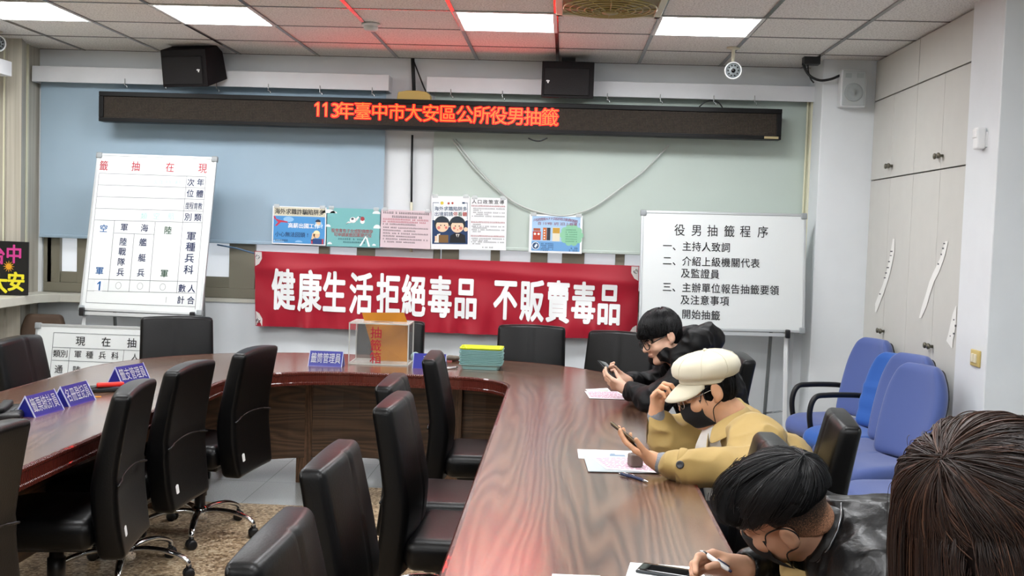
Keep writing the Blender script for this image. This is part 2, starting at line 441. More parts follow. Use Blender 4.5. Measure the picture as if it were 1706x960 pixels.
# ceiling lamps
lm = mat('lamp_diffuser', 'ffffff', .5, emit='fbfdff', es=LAMP)
lf = mat('lamp_frame', 'd9d9d6', .5)
where = {(-6, 2): 'square ceiling lamp at the far left, above the left corner', (-4, 2): 'square ceiling lamp second from the left wall in the row by the signboard',
         (-1, 2): 'square ceiling lamp over the middle of the signboard', (1, 2): 'square ceiling lamp beside the hanging camera'}
rows = {6: 'in the second row from the back wall', 10: 'in the third row from the back wall', 14: 'in the fourth row from the back wall'}
cols = {-6: 'first from the left wall', -4: 'second from the left wall', -1: 'third from the left wall', 1: 'fourth from the left wall'}
lamp0 = None
for i, j in LIGHTS:
    loc = (TX0+.6*i+.3, YW-.6*j-.3, CEIL)
    lab = where.get((i, j)) or f'square ceiling lamp {cols[i]} {rows[j]}'
    if lamp0 is None:
        lamp0 = thing('ceiling_lamp', lab, 'lamp', loc, group='square ceiling lamps')
        obj('diffuser', MB().box((-.285, -.285, -.004), (.285, .285, .004)), lm, lamp0)
        f_ = MB()
        for s in (-1, 1):
            f_.box((s*.292-.012, -.3, -.008), (s*.292+.012, .3, .03)); f_.box((-.3, s*.292-.012, -.008), (.3, s*.292+.012, .03))
        obj('frame', f_, lf, lamp0)
    else: dup(lamp0, loc, label=lab)

lv = MB(); lv.box((-4.2, 5.2, 2.58), (-3.9, 7.465, 2.683)); struct('trim_7', lv, mat('white_pelmet', 'dcdee2', .5, var=.02), bevel=.004)

# ------------------------------------------------------------------ things on the back wall
def bx2(mb, a, b, y0, y1, z0, z1): mb.box((min(a, b), y0, z0), (max(a, b), y1, z1)); return mb
# roller blinds: box pelmet, fabric, bottom bar
val_m = mat('white_pelmet', 'dcdee2', .5, var=.02)
def blind(label, u0, u1, vt0, vt1, vb0, vb1, fu0, fu1, fv, col, nm):
    a = at(u0, vt0, 1, 7.965); b_ = at(u1, vt1, 1, 7.965); c = at(u0, vb0, 1, 7.965); d = at(u1, vb1, 1, 7.965)
    f0 = at(fu0, fv[0], 1, 8.09); f1 = at(fu1, fv[1], 1, 8.09)
    zt = (a.z+b_.z)/2; zb = (c.z+d.z)/2; zf = (f0.z+f1.z)/2
    t = thing('roller_blind', label, 'blind', ((a.x+b_.x)/2, 8.0, zb), group='roller blinds on the back wall')
    o = t.location
    pm = MB(); pm.box((a.x-o.x, -.035, 0), (b_.x-o.x, -.02, zt-zb)); pm.box((a.x-o.x+.012, -.02, zt-zb-.012), (b_.x-o.x-.012, .128, zt-zb))
    for x in (a.x, b_.x-.012): pm.box((x-o.x, -.02, 0), (x+.012-o.x, .128, zt-zb))
    obj('pelmet', pm, val_m, t, bevel=.003)
    fb = MB(); n = 24
    for i in range(n+1):
        x = f0.x+(f1.x-f0.x)*i/n
        for j in range(13):
            z = zf+(zt-.1-zf)*j/12
            fb.v.append(Vector((x-o.x, .09+.004*math.sin(i*.9)*math.cos(j*.4), z-o.z)))
    for i in range(n):
        for j in range(12): fb.f.append((i*13+j, (i+1)*13+j, (i+1)*13+j+1, i*13+j+1))
    obj('fabric', fb, mat(nm, col, .75, var=.025, vscale=2.5), t, smooth=True)
    bar = MB(); bar.rbox(((f0.x+f1.x)/2-o.x, .088, zf-o.z), ((f1.x-f0.x)/2, .008, .013), .006, 2, m=(1,1,1)); obj('bottom_bar', bar, mat(nm, col), t, smooth=True)
    rl = MB(); rl.cyl((f0.x-o.x, .08, zt-.07-o.z), (f1.x-o.x, .08, zt-.07-o.z), .03); obj('roller', rl, mat('roller_grey', '4b555b', .6), t, smooth=True)
    return t
blind('wide light blue roller blind on the left window', 53, 648, 107, 127, 133, 154, 66, 637, (393, 411), 'a0b6c6', 'blue_blind_fabric')
blind('wide pale green-grey roller blind on the right window', 711, 1370, 130, 142, 155, 168.5, 718, 1347, (414, 428), 'bcc8c1', 'green_blind_fabric')
struct('trim_6', MB().cyl((1.752, 8.06, .96), (1.752, 8.06, 2.66), .008).box((1.762, 8.0, .96), (1.775, 8.1, 2.66)), mat('cream_strip', 'd8d6bd'))

# LED message sign
YS = 7.84
sTL, sTR, sBL, sBR = at(163.5, 151.5, 1, YS), at(1304, 182, 1, YS), at(165, 202, 1, YS), at(1301, 233, 1, YS)
sx0, sx1 = (sTL.x+sBL.x)/2, (sTR.x+sBR.x)/2; sz1 = (sTL.z+sTR.z)/2; sz0 = (sBL.z+sBR.z)/2
srz = math.atan2((sTR.z-sTL.z+sBR.z-sBL.z)/2, sx1-sx0)
sign = thing('message_sign', 'long black LED message sign with glowing red running text', 'sign', ((sx0+sx1)/2, YS, (sz0+sz1)/2), rot=(0, -srz, 0))
hw, hh = (sx1-sx0)/2, (sz1-sz0)/2
cs = MB(); bw = .034
cs.box((-hw, 0, hh-bw), (hw, .11, hh)); cs.box((-hw, 0, -hh), (hw, .11, -hh+bw*.85)); cs.box((-hw, 0, -hh+bw*.85), (-hw+bw, .11, hh-bw)); cs.box((hw-bw, 0, -hh+bw*.85), (hw, .11, hh-bw)); cs.box((-hw+bw, .05, -hh+bw*.85), (hw-bw, .11, hh-bw))
obj('housing', cs, mat('sign_black', '080809', .45, spec=.25), sign, bevel=.003)
# unlit diode matrix
dm = bpy.data.materials.new('diode_matrix'); dm.use_nodes = True; nt = dm.node_tree; L = nt.links; b = nt.nodes['Principled BSDF']
tc = N(nt, 'ShaderNodeTexCoord'); br = N(nt, 'ShaderNodeTexBrick', offset=0.0, Scale=1.0)
br.inputs['Brick Width'].default_value = .0092; br.inputs['Row Height'].default_value = .0092; br.inputs['Mortar Size'].default_value = .0022; br.inputs['Mortar Smooth'].default_value = .3
br.inputs['Color1'].default_value = lin('564c41'); br.inputs['Color2'].default_value = lin('463d35'); br.inputs['Mortar'].default_value = lin('0d0b0a')
mp = N(nt, 'ShaderNodeMapping'); mp.inputs['Rotation'].default_value = (PI/2, 0, 0); L.new(tc.outputs['Object'], mp.inputs['Vector']); L.new(mp.outputs[0], br.inputs['Vector'])
L.new(br.outputs['Color'], b.inputs['Base Color']); b.inputs['Roughness'].default_value = .7; b.inputs['Specular IOR Level'].default_value = .2
obj('display', MB().box((-hw+bw, .012, -hh+bw*.8), (hw-bw, .05, hh-bw)), dm, sign)
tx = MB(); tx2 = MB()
def signpx(u, v):
    p = at(u, v, 1, YS+.01)-sign.location
    return p.x*math.cos(srz)+p.z*math.sin(srz), -p.x*math.sin(srz)+p.z*math.cos(srz)
for ch, cx_ in zip('113', (272, 318, 372)):
    x, z = signpx(450+cx_/3.412, 184+(cx_-430)*.0105)
    if ch == '1':
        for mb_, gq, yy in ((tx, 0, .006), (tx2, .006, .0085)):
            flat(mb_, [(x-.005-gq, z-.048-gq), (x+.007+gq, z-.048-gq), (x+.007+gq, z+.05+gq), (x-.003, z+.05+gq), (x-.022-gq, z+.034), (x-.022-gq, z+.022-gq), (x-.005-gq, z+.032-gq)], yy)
        continue
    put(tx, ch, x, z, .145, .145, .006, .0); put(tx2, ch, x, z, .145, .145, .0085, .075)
for k, ch in enumerate('年臺中市大安區公所役男抽籤'):
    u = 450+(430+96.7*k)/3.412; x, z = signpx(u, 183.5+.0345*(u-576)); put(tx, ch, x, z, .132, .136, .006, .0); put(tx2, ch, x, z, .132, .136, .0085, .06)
led = mat('lit_diodes', '200000', .5, emit=(1, .009, .001), es=LED)
obj('running_text', tx, led, sign, fix=False)
obj('painted_halo', tx2, mat('halo_glow', '300000', .5, emit=(1, .004, .006), es=1.3), sign, fix=False)  # bloom round the lit text, added as a wider dim red emissive layer
dt = MB()
for u, v in ((625, 168), (700, 171), (742, 172), (890, 176), (556, 167), (820, 174)):
    x, z = signpx(u, v); rect(dt, x-.05, z-.003, x+.05, z+.003, .007)
obj('lit_row', dt, mat('dim_diodes', '300000', .5, emit=(1, .01, .005), es=.7), sign, fix=False)
obj('maker_plate', MB().box((hw-.12, -.004, -hh+.006), (hw-.02, 0, -hh+.022)), mat('brass_plate', 'a89a72', .4), sign)
for u, v in ((209, 145), (274, 147), (362, 151), (448, 154), (534, 157), (621, 160), (752, 163), (838, 166), (1013, 170), (1101, 172), (1190, 174), (1258, 174)):
    p = at(u, v, 1, 7.95)
    hk = MB(); q = [(0.012*math.cos(a)+p.x-sign.location.x, 7.95-YS, .014*math.sin(a)+p.z-sign.location.z) for a in [PI*1.15-i*PI*1.5/9 for i in range(-1, 9)]]
    hk.tube([(q[4][0], q[4][1], q[4][2]+.05)]+q[4:], .003, 6); obj('hanging_hook', hk, steel, sign, smooth=True)

# yellow box and cables at the middle pier
p = at(690, 160, 1, 7.9)
yb = MB(); yb.prism([(-.125, -.035), (.125, -.035), (.122, .008), (.09, .03), (.03, .037), (-.05, .036), (-.115, .024)], 1, -.03, .06)
tag(obj('cable_cover', yb, mat('mustard_plastic', 'b39a55', .5), loc=p, bevel=.008), 'mustard yellow plastic cover sitting on top of the message sign', 'cover')
cb = MB(); a = at(687.5, 97, 1, 8.08); b_ = at(690, 157, 1, 8.08); cb.tube([a, (a+b_)/2, b_], .014, 10); 
cb.tube([at(689, 101, 1, 8.08), at(697, 122, 1, 8.06), at(706, 145, 1, 8.03), at(713, 160, 1, 7.95), at(716, 168, 1, 7.9)], .006, 6)
tag(obj('power_conduit', cb, mat('dark_rubber', '202224', .5), smooth=True), 'black conduit running from the ceiling to the sign', 'cable')
cb = MB(); cb.tube([at(687, 225, 1, 8.1), at(686, 280, 1, 8.1), at(685.5, 340, 1, 8.1)], .008, 8)
lower = obj('hanging_cable', cb, mat('dark_rubber', '202224'), smooth=True); tag(lower, 'black cable hanging on the white pier between the blinds', 'cable')
cb = MB(); cb.tube([at(685.5, 337, 1, 8.1), at(685, 420, 1, 8.1)], .011, 8); obj('sleeve', cb, mat('ivory_sleeve', 'd9d6c0', .5), lower, smooth=True)
def curve(pts, n=8):
    """Catmull-Rom through points"""
    pts = [Vector(p) for p in pts]; P = [pts[0]*2-pts[1]]+pts+[pts[-1]*2-pts[-2]]; out = []
    for i in range(1, len(P)-2):
        for k in range(n):
            t = k/n; a, b, c, d = P[i-1], P[i], P[i+1], P[i+2]
            out.append(.5*((2*b)+(c-a)*t+(2*a-5*b+4*c-d)*t*t+(3*b-a-3*c+d)*t**3))
    out.append(pts[-1]); return out
fc = MB()
for off in (0, 5):
    pts = [(754+off, 232), (775+off, 262), (806+off*.8, 297), (838+off*.5, 325), (862, 340), (890, 353-off*.3), (925, 359), (952, 358), (990, 345), (1035, 313), (1075, 283), (1114, 242)]
    fc.tube(curve([at(u, v, 1, 8.065-off*.001) for u, v in pts], 5), .006, 6)
tag(obj('draped_cable', fc, mat('grey_cable', 'bfc4c0', .45), smooth=True), 'twin grey cable draped in a sagging loop over the green-grey blind', 'cable')
sc_ = MB(); sc_.tube(curve([at(880, 230, 1, 7.87), at(889, 234, 1, 7.87), at(900, 235, 1, 7.87), at(912, 230, 1, 7.87)], 5), .005, 6)
sc_.tube(curve([at(1165, 178, 1, 7.96), at(1175, 170, 1, 7.96), at(1188, 168, 1, 7.96), at(1198, 172, 1, 7.96), at(1204, 180, 1, 7.96)], 5), .005, 6)
obj('loose_wire', sc_, mat('dark_rubber', '202224'), smooth=True).parent = None
o = bpy.data.objects['loose_wire']; tag(o, 'thin loose wire curling above and below the right of the message sign', 'wire')
rc = MB(); rc.tube(curve([at(1338, 106, 1, 7.66), at(1344, 120, 1, 7.64), at(1353, 129, 1, 7.64), at(1367, 134, 1, 7.65), at(1384, 132, 1, 7.67), at(1399, 126, 1, 7.69)], 5), .009, 8)
rc.tube(curve([at(1346, 107, 1, 7.66), at(1347, 120, 1, 7.66), at(1351, 132, 1, 7.66), at(1356, 138, 1, 7.66)], 4), .005, 6)
q = at(1350, 106, 1, 7.66); rc.box((q.x-.05, 7.62, q.z-.008), (q.x+.06, 7.7, CEIL))
tag(obj('speaker_cable', rc, mat('dark_rubber', '202224'), smooth=False), 'black cable looping from the ceiling to the white wall speaker', 'cable')

# loudspeakers
spk = mat('speaker_wood', '0b0608', .6, spec=.25, var=.15, vscale=20); grl = mat('speaker_grille', '0a0608', .7, bump=.3, bscale=300)
def loudspeaker(label, u, v, y, yaw, pitch, w, h, logo):
    t = thing('loudspeaker', label, 'speaker', at(u, v, 1, y), group='dark loudspeakers under the ceiling', rot=(pitch, 0, yaw))
    cb_ = MB(); cb_.prism([(0, -h/2), (.05, h/2), (.2, h/2), (.26, h/2-.06), (.26, -h/2)], 0, -w/2, w/2); obj('cabinet', cb_, spk, t, bevel=.005)
    g = MB(); n = Vector((0, -h, .05)).normalized()
    a = Vector((0, 0, -h/2)); dz = Vector((0, .05, h))
    def P(x, s, d): return Vector((x, 0, 0))+a+dz*s+n*d
    vs = [P(-w/2+.02, .08, .012), P(w/2-.035, .08, .012), P(w/2-.035, .8, .012), P(-w/2+.02, .8, .012), P(-w/2+.015, .06, -.002), P(w/2-.03, .06, -.002), P(w/2-.03, .83, -.002), P(-w/2+.015, .83, -.002)]
    g.add(vs, [(0,1,2,3), (4,5,1,0), (5,6,2,1), (6,7,3,2), (7,4,0,3)]); obj('grille', g, grl, t)
    lg = MB(); c = P(logo*w, .45, .014); lg.box(c-Vector((.012, .002, .004)), c+Vector((.012, .002, .004))); lg.box(c+Vector((-.004, -.002, -.016)), c+Vector((.006, .002, 0)))
    lg.box(c+Vector((-.006, -.002, .004)), c+Vector((.002, .002, .006))); obj('badge', lg, white_pl, t)
    bk = MB(); bk.box((-.05, .2, h/2-.02), (.05, .3, h/2+.03)); bk.cyl((0, .2, h/2), (0, .34, h/2+.02), .012); obj('bracket', bk, dark, t)
    return t
loudspeaker('dark brown loudspeaker tilted down above the blue blind', 303, 115, 7.7, math.radians(-16), math.radians(20), .38, .26, .34)
loudspeaker('dark brown loudspeaker above the green-grey blind, over the end of the red text', 946, 133, 7.72, math.radians(0), math.radians(8), .37, .255, -.38)
ws = thing('wall_speaker', 'small white wall speaker on the corner column', 'speaker', at(1416, 150, 1, 7.73))
obj('cabinet', MB().rbox((0, -.05, 0), (.088, .05, .13), .012, 2), mat('speaker_white', 'd5d8da', .5), ws, smooth=True)
obj('grille', MB().rbox((0, -.1, 0), (.078, .006, .12), .006, 2), mat('speaker_mesh', 'b4babb', .6, bump=.3, bscale=400), ws, smooth=True)
wc = MB(); wc.lathe([(.064, 0), (.06, .006), (.045, .002), (.02, .004), (.018, .009), (.0001, .011)], M=Matrix.Rotation(PI/2, 4, 'X'), c=(0, -.105, -.03)); obj('woofer', wc, mat('speaker_cone', 'a3aaab', .6), ws, smooth=True)
tw = MB(); tw.box((-.062, -.111, .07), (-.02, -.104, .1)); tw.box((.02, -.111, .07), (.062, -.104, .1)); obj('tweeter', tw, mat('speaker_cone', 'a3aaab'), ws)

# ceiling fittings
def camera_dome(label, base, aim, stem):
    t = thing('security_camera', label, 'camera', base, group='white security cameras')
    m_ = MB(); m_.lathe([(.001, .0), (.045, 0), (.045, -.008), (.03, -.014), (.012, -.016), (.012, -stem), (.0001, -stem)]); obj('bracket', m_, mat('camera_ivory', 'd2cdb8', .5), t, smooth=True)
    R = Vector((0, 0, 1)).rotation_difference(Vector(aim)).to_matrix().to_4x4()
    c = Vector((0, 0, -stem-.05))
    h = MB(); h.lathe([(.0001, -.055), (.03, -.05), (.048, -.03), (.054, 0), (.054, .03), (.058, .035), (.056, .042), (.05, .042), (.05, .03)], n=28, M=R, c=c); obj('housing', h, mat('camera_white', 'e4e6e6', .3), t, smooth=True)
    f_ = MB(); f_.lathe([(.05, .03), (.03, .034), (.022, .044), (.016, .046), (.0001, .046)], n=24, M=R, c=c); obj('face', f_, mat('camera_face', '8d9496', .3), t, smooth=True)
    l_ = MB(); l_.lathe([(.015, .047), (.012, .052), (.0001, .054)], n=16, M=R, c=c)
    obj('lens', l_, mat('lens_black', '060608', .08), t, smooth=True)
    for k in range(10):
        a = k*2*PI/10; q = MB(); q.lathe([(.0055, .034), (.005, .04), (.0001, .042)], n=8, M=R, c=c+R.to_3x3() @ Vector((.034*math.cos(a), .034*math.sin(a), .002))); obj('infrared_diode', q, dark, t, smooth=True)
    return t
pb = at(1222, 79, 2, CEIL)
camera_dome('white security camera hanging from the ceiling right of the speaker', pb, (-.02, -1, -.22), .10)
camera_dome('white security camera cut by the left edge of the photo', at(-7, 52, 2, CEIL), (.75, -.6, -.25), .03)
sd = thing('smoke_detector', 'round white smoke detector on the ceiling grid', 'detector', at(618, 40, 2, CEIL-.004))
obj('base', MB().lathe([(.06, 0), (.06, -.012), (.05, -.016), (.0001, -.016)]), white_pl, sd, smooth=True)
obj('sensor_cap', MB().lathe([(.046, -.016), (.044, -.034), (.03, -.044), (.0001, -.046)]), mat('detector_grey', 'c9cbc9', .4), sd, smooth=True)
fan = thing('ceiling_fan', 'square white ceiling fan with round olive gold grille', 'fan', (TX0+.3, YW-2.1, CEIL))
ff = MB()
for s in (-1, 1): ff.box((s*.28-.02, -.3, -.02), (s*.28+.02, .3, .0)); ff.box((-.3, s*.28-.02, -.02), (.3, s*.28+.02, 0))
obj('frame', ff, mat('fan_frame', 'cfcab4', .4), fan, bevel=.004)
obj('back_plate', MB().box((-.27, -.27, -.006), (.27, .27, .0)), mat('fan_gold', '8c7a45', .4), fan)
fg = MB()
for r in (.06, .1, .14, .18, .22, .255):
    fg.tube([(r*math.cos(a), r*math.sin(a), -.03-.02*(1-r/.26)) for a in [2*PI*i/40 for i in range(40)]], .005, 6, closed=True)
for k in range(12): fg.tube([(.03*math.cos(k*PI/6), .03*math.sin(k*PI/6), -.052), (.258*math.cos(k*PI/6), .258*math.sin(k*PI/6), -.028)], .004, 6)
obj('grille', fg, mat('fan_gold_wire', 'a8965a', .35), fan, smooth=True)
obj('hub', MB().lathe([(.045, -.03), (.045, -.055), (.03, -.062), (.0001, -.062)]), mat('fan_gold', '8c7a45'), fan, smooth=True)

# pier fittings
ps = thing('motion_sensor', 'small white motion sensor high on the glossy white pier', 'sensor', at(1640, 231, 0, 2.105))
obj('housing', MB().rbox((-.025, 0, 0), (.022, .032, .055), .01, 2), white_pl, ps, smooth=True)
obj('lens', MB().rbox((-.046, 0, .025), (.008, .026, .024), .007, 2), mat('sensor_lens', 'f4f5f5', .25), ps, smooth=True)
obj('mount', MB().box((-.006, -.045, -.045), (0, .02, .03)), white_pl, ps)
sw = thing('light_switch', 'yellowed double light switch on the white pier', 'switch', at(1627, 597, 0, 2.105))
obj('plate', MB().rbox((-.005, 0, 0), (.006, .058, .042), .005, 2), mat('yellowed_plastic', 'c2ac6a', .4), sw, smooth=True)
for s in (-1, 1): obj('rocker', MB().rbox((-.013, s*.018, 0), (.005, .013, .022), .003, 2), mat('cream_rocker', 'dcd6bd', .35), sw, smooth=True)

# ------------------------------------------------------------------ built-in cupboards
cup = mat('cupboard_laminate', 'c3c2bc', .42, var=.02); gap = mat('cupboard_gap', '4a4844', .8); knob_m = mat('bronze_knob', '6d6a5e', .35, metal=.8)
def yz(u, v): p = at(u, v, 0, XC); return p.y, p.z
ya = [yz(1446, 300)[0], yz(1484, 290)[0], yz(1522, 285)[0], yz(1567, 280)[0], yz(1614, 275)[0]]
z_top = (yz(1459, 169)[1]+yz(1624, 101)[1])/2; z_mid = (yz(1444, 302)[1]+yz(1619, 274)[1])/2
ya[0] = min(ya[0], 7.73); ya[4] = max(ya[4], 5.86)
def cabinet(label, y1, ym, y0):
    t = thing('cupboard', label, 'cupboard', (XC, (y0+y1)/2, 0), group='built-in cupboards')
    oy = (y0+y1)/2
    bd = MB(); bd.box((.022, y0-oy, 0), (.5, y1-oy, CEIL)); obj('carcass', bd, gap, t)
    g = .004
    obj('top_panel', MB().box((0, y0-oy+g, z_top+g), (.02, y1-oy-g, CEIL-.01)), cup, t, bevel=.002)
    for (za, zb, kz) in ((z_mid+g, z_top-g, z_mid+.075), (.1, z_mid-g, None)):
        for (c0, c1, ks) in ((ym, y1, -1), (y0, ym, 1)):
            d = obj('door', MB().box((0, c0-oy+g/2, za), (.02, c1-oy-g/2, zb)), cup, t, bevel=.002)
            kz_ = kz if kz else 1.03
            ky = (ym-oy) + (.03 if ks == -1 else -.03)
            k = MB(); k.lathe([(.009, 0), (.008, .014), (.016, .022), (.018, .03), (.013, .035), (.0001, .036)], n=14, M=Matrix.Rotation(-PI/2, 4, 'Y'), c=(0, ky, kz_)); obj('knob', k, knob_m, d, smooth=True)
    obj('plinth', MB().box((.01, y0-oy, 0), (.03, y1-oy, .1)), bs, t)
    return t
cabinet('pale grey cupboard nearest the corner column, with paired doors', ya[0], ya[1], ya[2])
cabinet('pale grey cupboard beside the white pier, with paired doors', ya[2], ya[3], ya[4])
# peeling paper seals on the doors
def paper_strip(label, pts, wpx, marks):
    mb = MB(); n = len(pts)
    for i, (u, v) in enumerate(pts):
        for s in (-1, 1):
            p = at(u+s*wpx[i]*.38, v, 0, XC-.003); mb.v.append(p)
    for i in range(n-1): mb.f.append((2*i, 2*i+1, 2*i+3, 2*i+2))
    o = obj('paper_seal', mb, mat('old_paper', 'e6e6e2', .8), fix=False); tag(o, label, 'paper', 'peeling paper seals on the cupboards')
    s_ = o.modifiers.new('thickness', 'SOLIDIFY'); s_.thickness = .0004
    mk = MB()
    for (u, v, w, h) in marks:
        w, h = w*.8, h*.7
        a = at(u-w/2, v-h/2, 0, XC-.0045); b_ = at(u+w/2, v-h/2, 0, XC-.0045); c = at(u+w/2, v+h/2, 0, XC-.0045); d = at(u-w/2, v+h/2, 0, XC-.0045)
        mk.quad(a, b_, c, d)
    if marks: obj('handwriting', mk, mat('faded_ink', '5a5a5c', .7), o, fix=False)
paper_strip('torn paper seal with faint writing on the cupboard nearest the column', [(1489, 398), (1487, 420), (1483, 440), (1479, 458), (1474, 474), (1468, 490), (1462, 506), (1459, 520)], [4, 8, 8, 8, 8, 10, 10, 3], [(1485, 419, 5, 3), (1484, 426, 4, 2), (1481, 436, 4, 3), (1479, 446, 5, 3), (1476, 455, 4, 3), (1474, 463, 4, 3), (1466, 490, 3, 3)])
paper_strip('long twisted paper seal across the doors of the cupboard by the pier', [(1577, 402), (1573, 418), (1569, 432), (1563, 446), (1559, 455), (1552, 470), (1546, 490), (1540, 510), (1533, 530)], [6, 8, 9, 11, 12, 10, 9, 10, 5], [(1573, 406, 4, 3), (1571, 414, 4, 4), (1568, 424, 3, 4), (1563, 440, 3, 4)])
paper_strip('short pointed paper seal low on the cupboard by the pier', [(1593, 510), (1590, 524), (1588, 540), (1585, 556), (1582, 568), (1586, 580)], [2, 8, 12, 13, 14, 2], [(1589, 533, 3, 3), (1592, 543, 4, 5), (1589, 556, 4, 4), (1583, 560, 2, 3)])

# ------------------------------------------------------------------ boards on easels
frame_al = mat('board_frame', 'c3c7c9', .35, metal=.6); enamel = mat('board_enamel', 'd9dddd', .22, spec=.5); blk = mat('black_lettering', '17181b', .6)
navy = mat('navy_lettering', '1c2a52', .6); redl = mat('red_lettering', 'b0182e', .6); greenl = mat('green_lettering', '1f4a34', .6); bluel = mat('blue_lettering', '1f5c96', .6); greyl = mat('grey_lettering', 'a9aeae', .7); rule = mat('ruled_line', '6f7478', .7); faint = mat('faint_marker', 'a8cfc8', .7)
class Board:
    def __init__(s, name, label, BL, BR, TL, cat='whiteboard', legs=True, edge=.018, face=enamel, back=.02, corner=True):
        X = (BR-BL); s.w = X.length; X.normalize(); Z = TL-BL; s.h = Z.length; Z = (Z - X*Z.dot(X)).normalized(); Y = Z.cross(X)
        s.M = Matrix(((X.x, Y.x, Z.x, BL.x), (X.y, Y.y, Z.y, BL.y), (X.z, Y.z, Z.z, BL.z), (0, 0, 0, 1)))
        s.Mi = s.M.inverted()
        s.o = bpy.data.objects.new(name, None); COL.objects.link(s.o); s.o.matrix_world = s.M; tag(s.o, label, cat); s.o.empty_display_size = .1
        w, h = s.w, s.h
        obj('panel', MB().box((edge*.5, .004, edge*.5), (w-edge*.5, back, h-edge*.5)), face, s.o)
        if edge > .006:
            f = MB(); f.box((0, 0, 0), (w, back+.004, edge)); f.box((0, 0, h-edge), (w, back+.004, h)); f.box((0, 0, 0), (edge, back+.004, h)); f.box((w-edge, 0, 0), (w, back+.004, h)); obj('frame', f, frame_al, s.o, bevel=.003)
            if corner:
                for x in (0, w):
                    for z in (0, h):
                        c = MB(); c.rbox((x+(.016 if x == 0 else -.016), .01, z+(.016 if z == 0 else -.016)), (.022, .016, .022), .008, 2, m=(1,1,1)); obj('corner_cap', c, mat('corner_grey', '8f9496', .4), s.o, smooth=True)
    def p(s, u, v):
        d = s.Mi.to_3x3() @ (CW + CR*((u-853)/F_PX) - CU*((v-480)/F_PX)); o = s.Mi @ Vector((0, 0, CAMZ)); t = -o.y/d.y
        q = o+d*t; return q.x, q.z
    def part(s, name, mb, m): return obj(name, mb, m, s.o, fix=False)
    def seg(s, mb, a, b, t=.0025, y=.0025):
        (x0, z0), (x1, z1) = a, b; d = Vector((x1-x0, z1-z0)); n = Vector((-d.y, d.x)).normalized()*t/2
        flat(mb, [(x0+n.x, z0+n.y), (x0-n.x, z0-n.y), (x1-n.x, z1-n.y), (x1+n.x, z1+n.y)], y)
def easel(label, B, m, dx0, dx1, back_y, group='whiteboard easels'):
    """two front legs carrying the board, two rear legs, cross bars, ledge clips"""
    t = bpy.data.objects.new('board_easel', None); COL.objects.link(t); t.empty_display_size = .1
    base = B.M @ Vector((B.w/2, 0, 0)); t.location = (base.x, base.y, 0); tag(t, label, 'easel', group)
    O = Vector(t.location); Z = (B.M.to_3x3() @ Vector((0, 0, 1)))
    for x in (dx0, dx1):
        low = B.M @ Vector((x, .045, 0)); k = (low.z-.02)/Z.z; foot = low - Z*k; top = B.M @ Vector((x, .045, B.h*.92))
        l = MB(); l.box((-.014, -.010, 0), (.014, .010, (top-foot).length)); q = Z.to_track_quat('Z', 'Y'); 
        Mx = Matrix.Translation(foot-O) @ B.M.to_3x3().to_4x4(); l.xf(Mx); obj('front_leg', l, m, t, bevel=.003)
        ft = MB(); ft.rbox(foot-O-Vector((0, 0, .0)), (.017, .017, .02), .006, 2, m=(1,1,1)); obj('foot', ft, black_pl, t, smooth=True)
        rt = B.M @ Vector((x+(.06 if x < B.w/2 else -.06), .07, B.h*.8)); rf = Vector((rt.x, back_y, .0))
        r = MB(); r.tube([rt-O, rf-O], .013, 8); obj('rear_leg', r, mat('easel_grey', '84888a', .4, metal=.5), t, smooth=True)
        mid = foot+(low-foot)*.42; mr = rt+(rf-rt)*((rt.z-mid.z+.08)/max(.01, rt.z-rf.z))
        s_ = MB(); s_.tube([mid-O, mr-O], .007, 8); obj('spreader', s_, steel, t, smooth=True)
        cl = MB(); c = B.M @ Vector((x, -.012, -.01)); cl.rbox(c-O, (.016, .02, .03), .008, 2, m=(1,1,1)); obj('clip', cl, black_pl, t, smooth=True)
    a = B.M @ Vector((dx0, .05, 0)); k = (a.z-.02)/Z.z; a = a-Z*k*.72; b_ = B.M @ Vector((dx1, .05, 0)); b_ = b_-Z*((b_.z-.02)/Z.z)*.72
    c = MB(); c.tube([a-O, b_-O], .012, 8); obj('cross_bar', c, m, t, smooth=True)
    lg = MB(); lg.box((dx0-.02, 0, -.03), (dx1+.02, .05, -.006)); lg.xf(Matrix.Translation(-O) @ B.M); obj('ledge', lg, frame_al, t)
    return t

# upright board with the branch table
LB = Board('whiteboard', 'tall tilted whiteboard with red heading and ruled table, left of the banner', at(131, 517, 1, 7.47), at(335.5, 525.5, 1, 7.47), at(158, 254.7, 1, 7.73))
def c5(x, y): return LB.p(x/2.91, 230+y/2.909)
easel('white easel carrying the tall tilted whiteboard on the left', LB, mat('easel_white', 'd9dcdd', .4), .03, LB.w-.06, 7.98)
m_ = MB()
for ch, x, y in zip('籤抽在現', (503, 658, 824, 982), (133, 136, 141, 146)): put(m_, ch, *c5(x, y), .066, .078, .002, .006)
LB.part('heading', m_, redl)
g = MB(); S = lambda a, b: LB.seg(g, c5(*a), c5(*b), .0028)
S((480,170),(998,188)); S((480,170),(415,797)); S((998,188),(945,830)); S((415,797),(945,818)); S((474,226),(994,242)); S((468,283),(990,298)); S((462,340),(985,355)); S((458,397),(980,410))
S((426,683),(955,697)); S((420,740),(948,752)); S((905,185),(855,752)); S((555,400),(522,745)); S((752,407),(722,748)); S((650,463),(624,746)); S((552,460),(748,468))
LB.part('table_rules', g, rule)
n_ = MB()
for t_, pts in (('次年', ((925,215),(972,215))), ('位體', ((922,268),(968,270))), ('別類', ((912,382),(958,384))), ('數人', ((882,728),(928,730))), ('計合', ((876,785),(924,787)))):
    for ch, q in zip(t_, pts): put(n_, ch, *c5(*q), .055, .06, .002, .016)
for ch, q in zip('度程育教', ((908,328),(928,328),(949,330),(970,330))): put(n_, ch, *c5(*q), .032, .055, .002, .006)
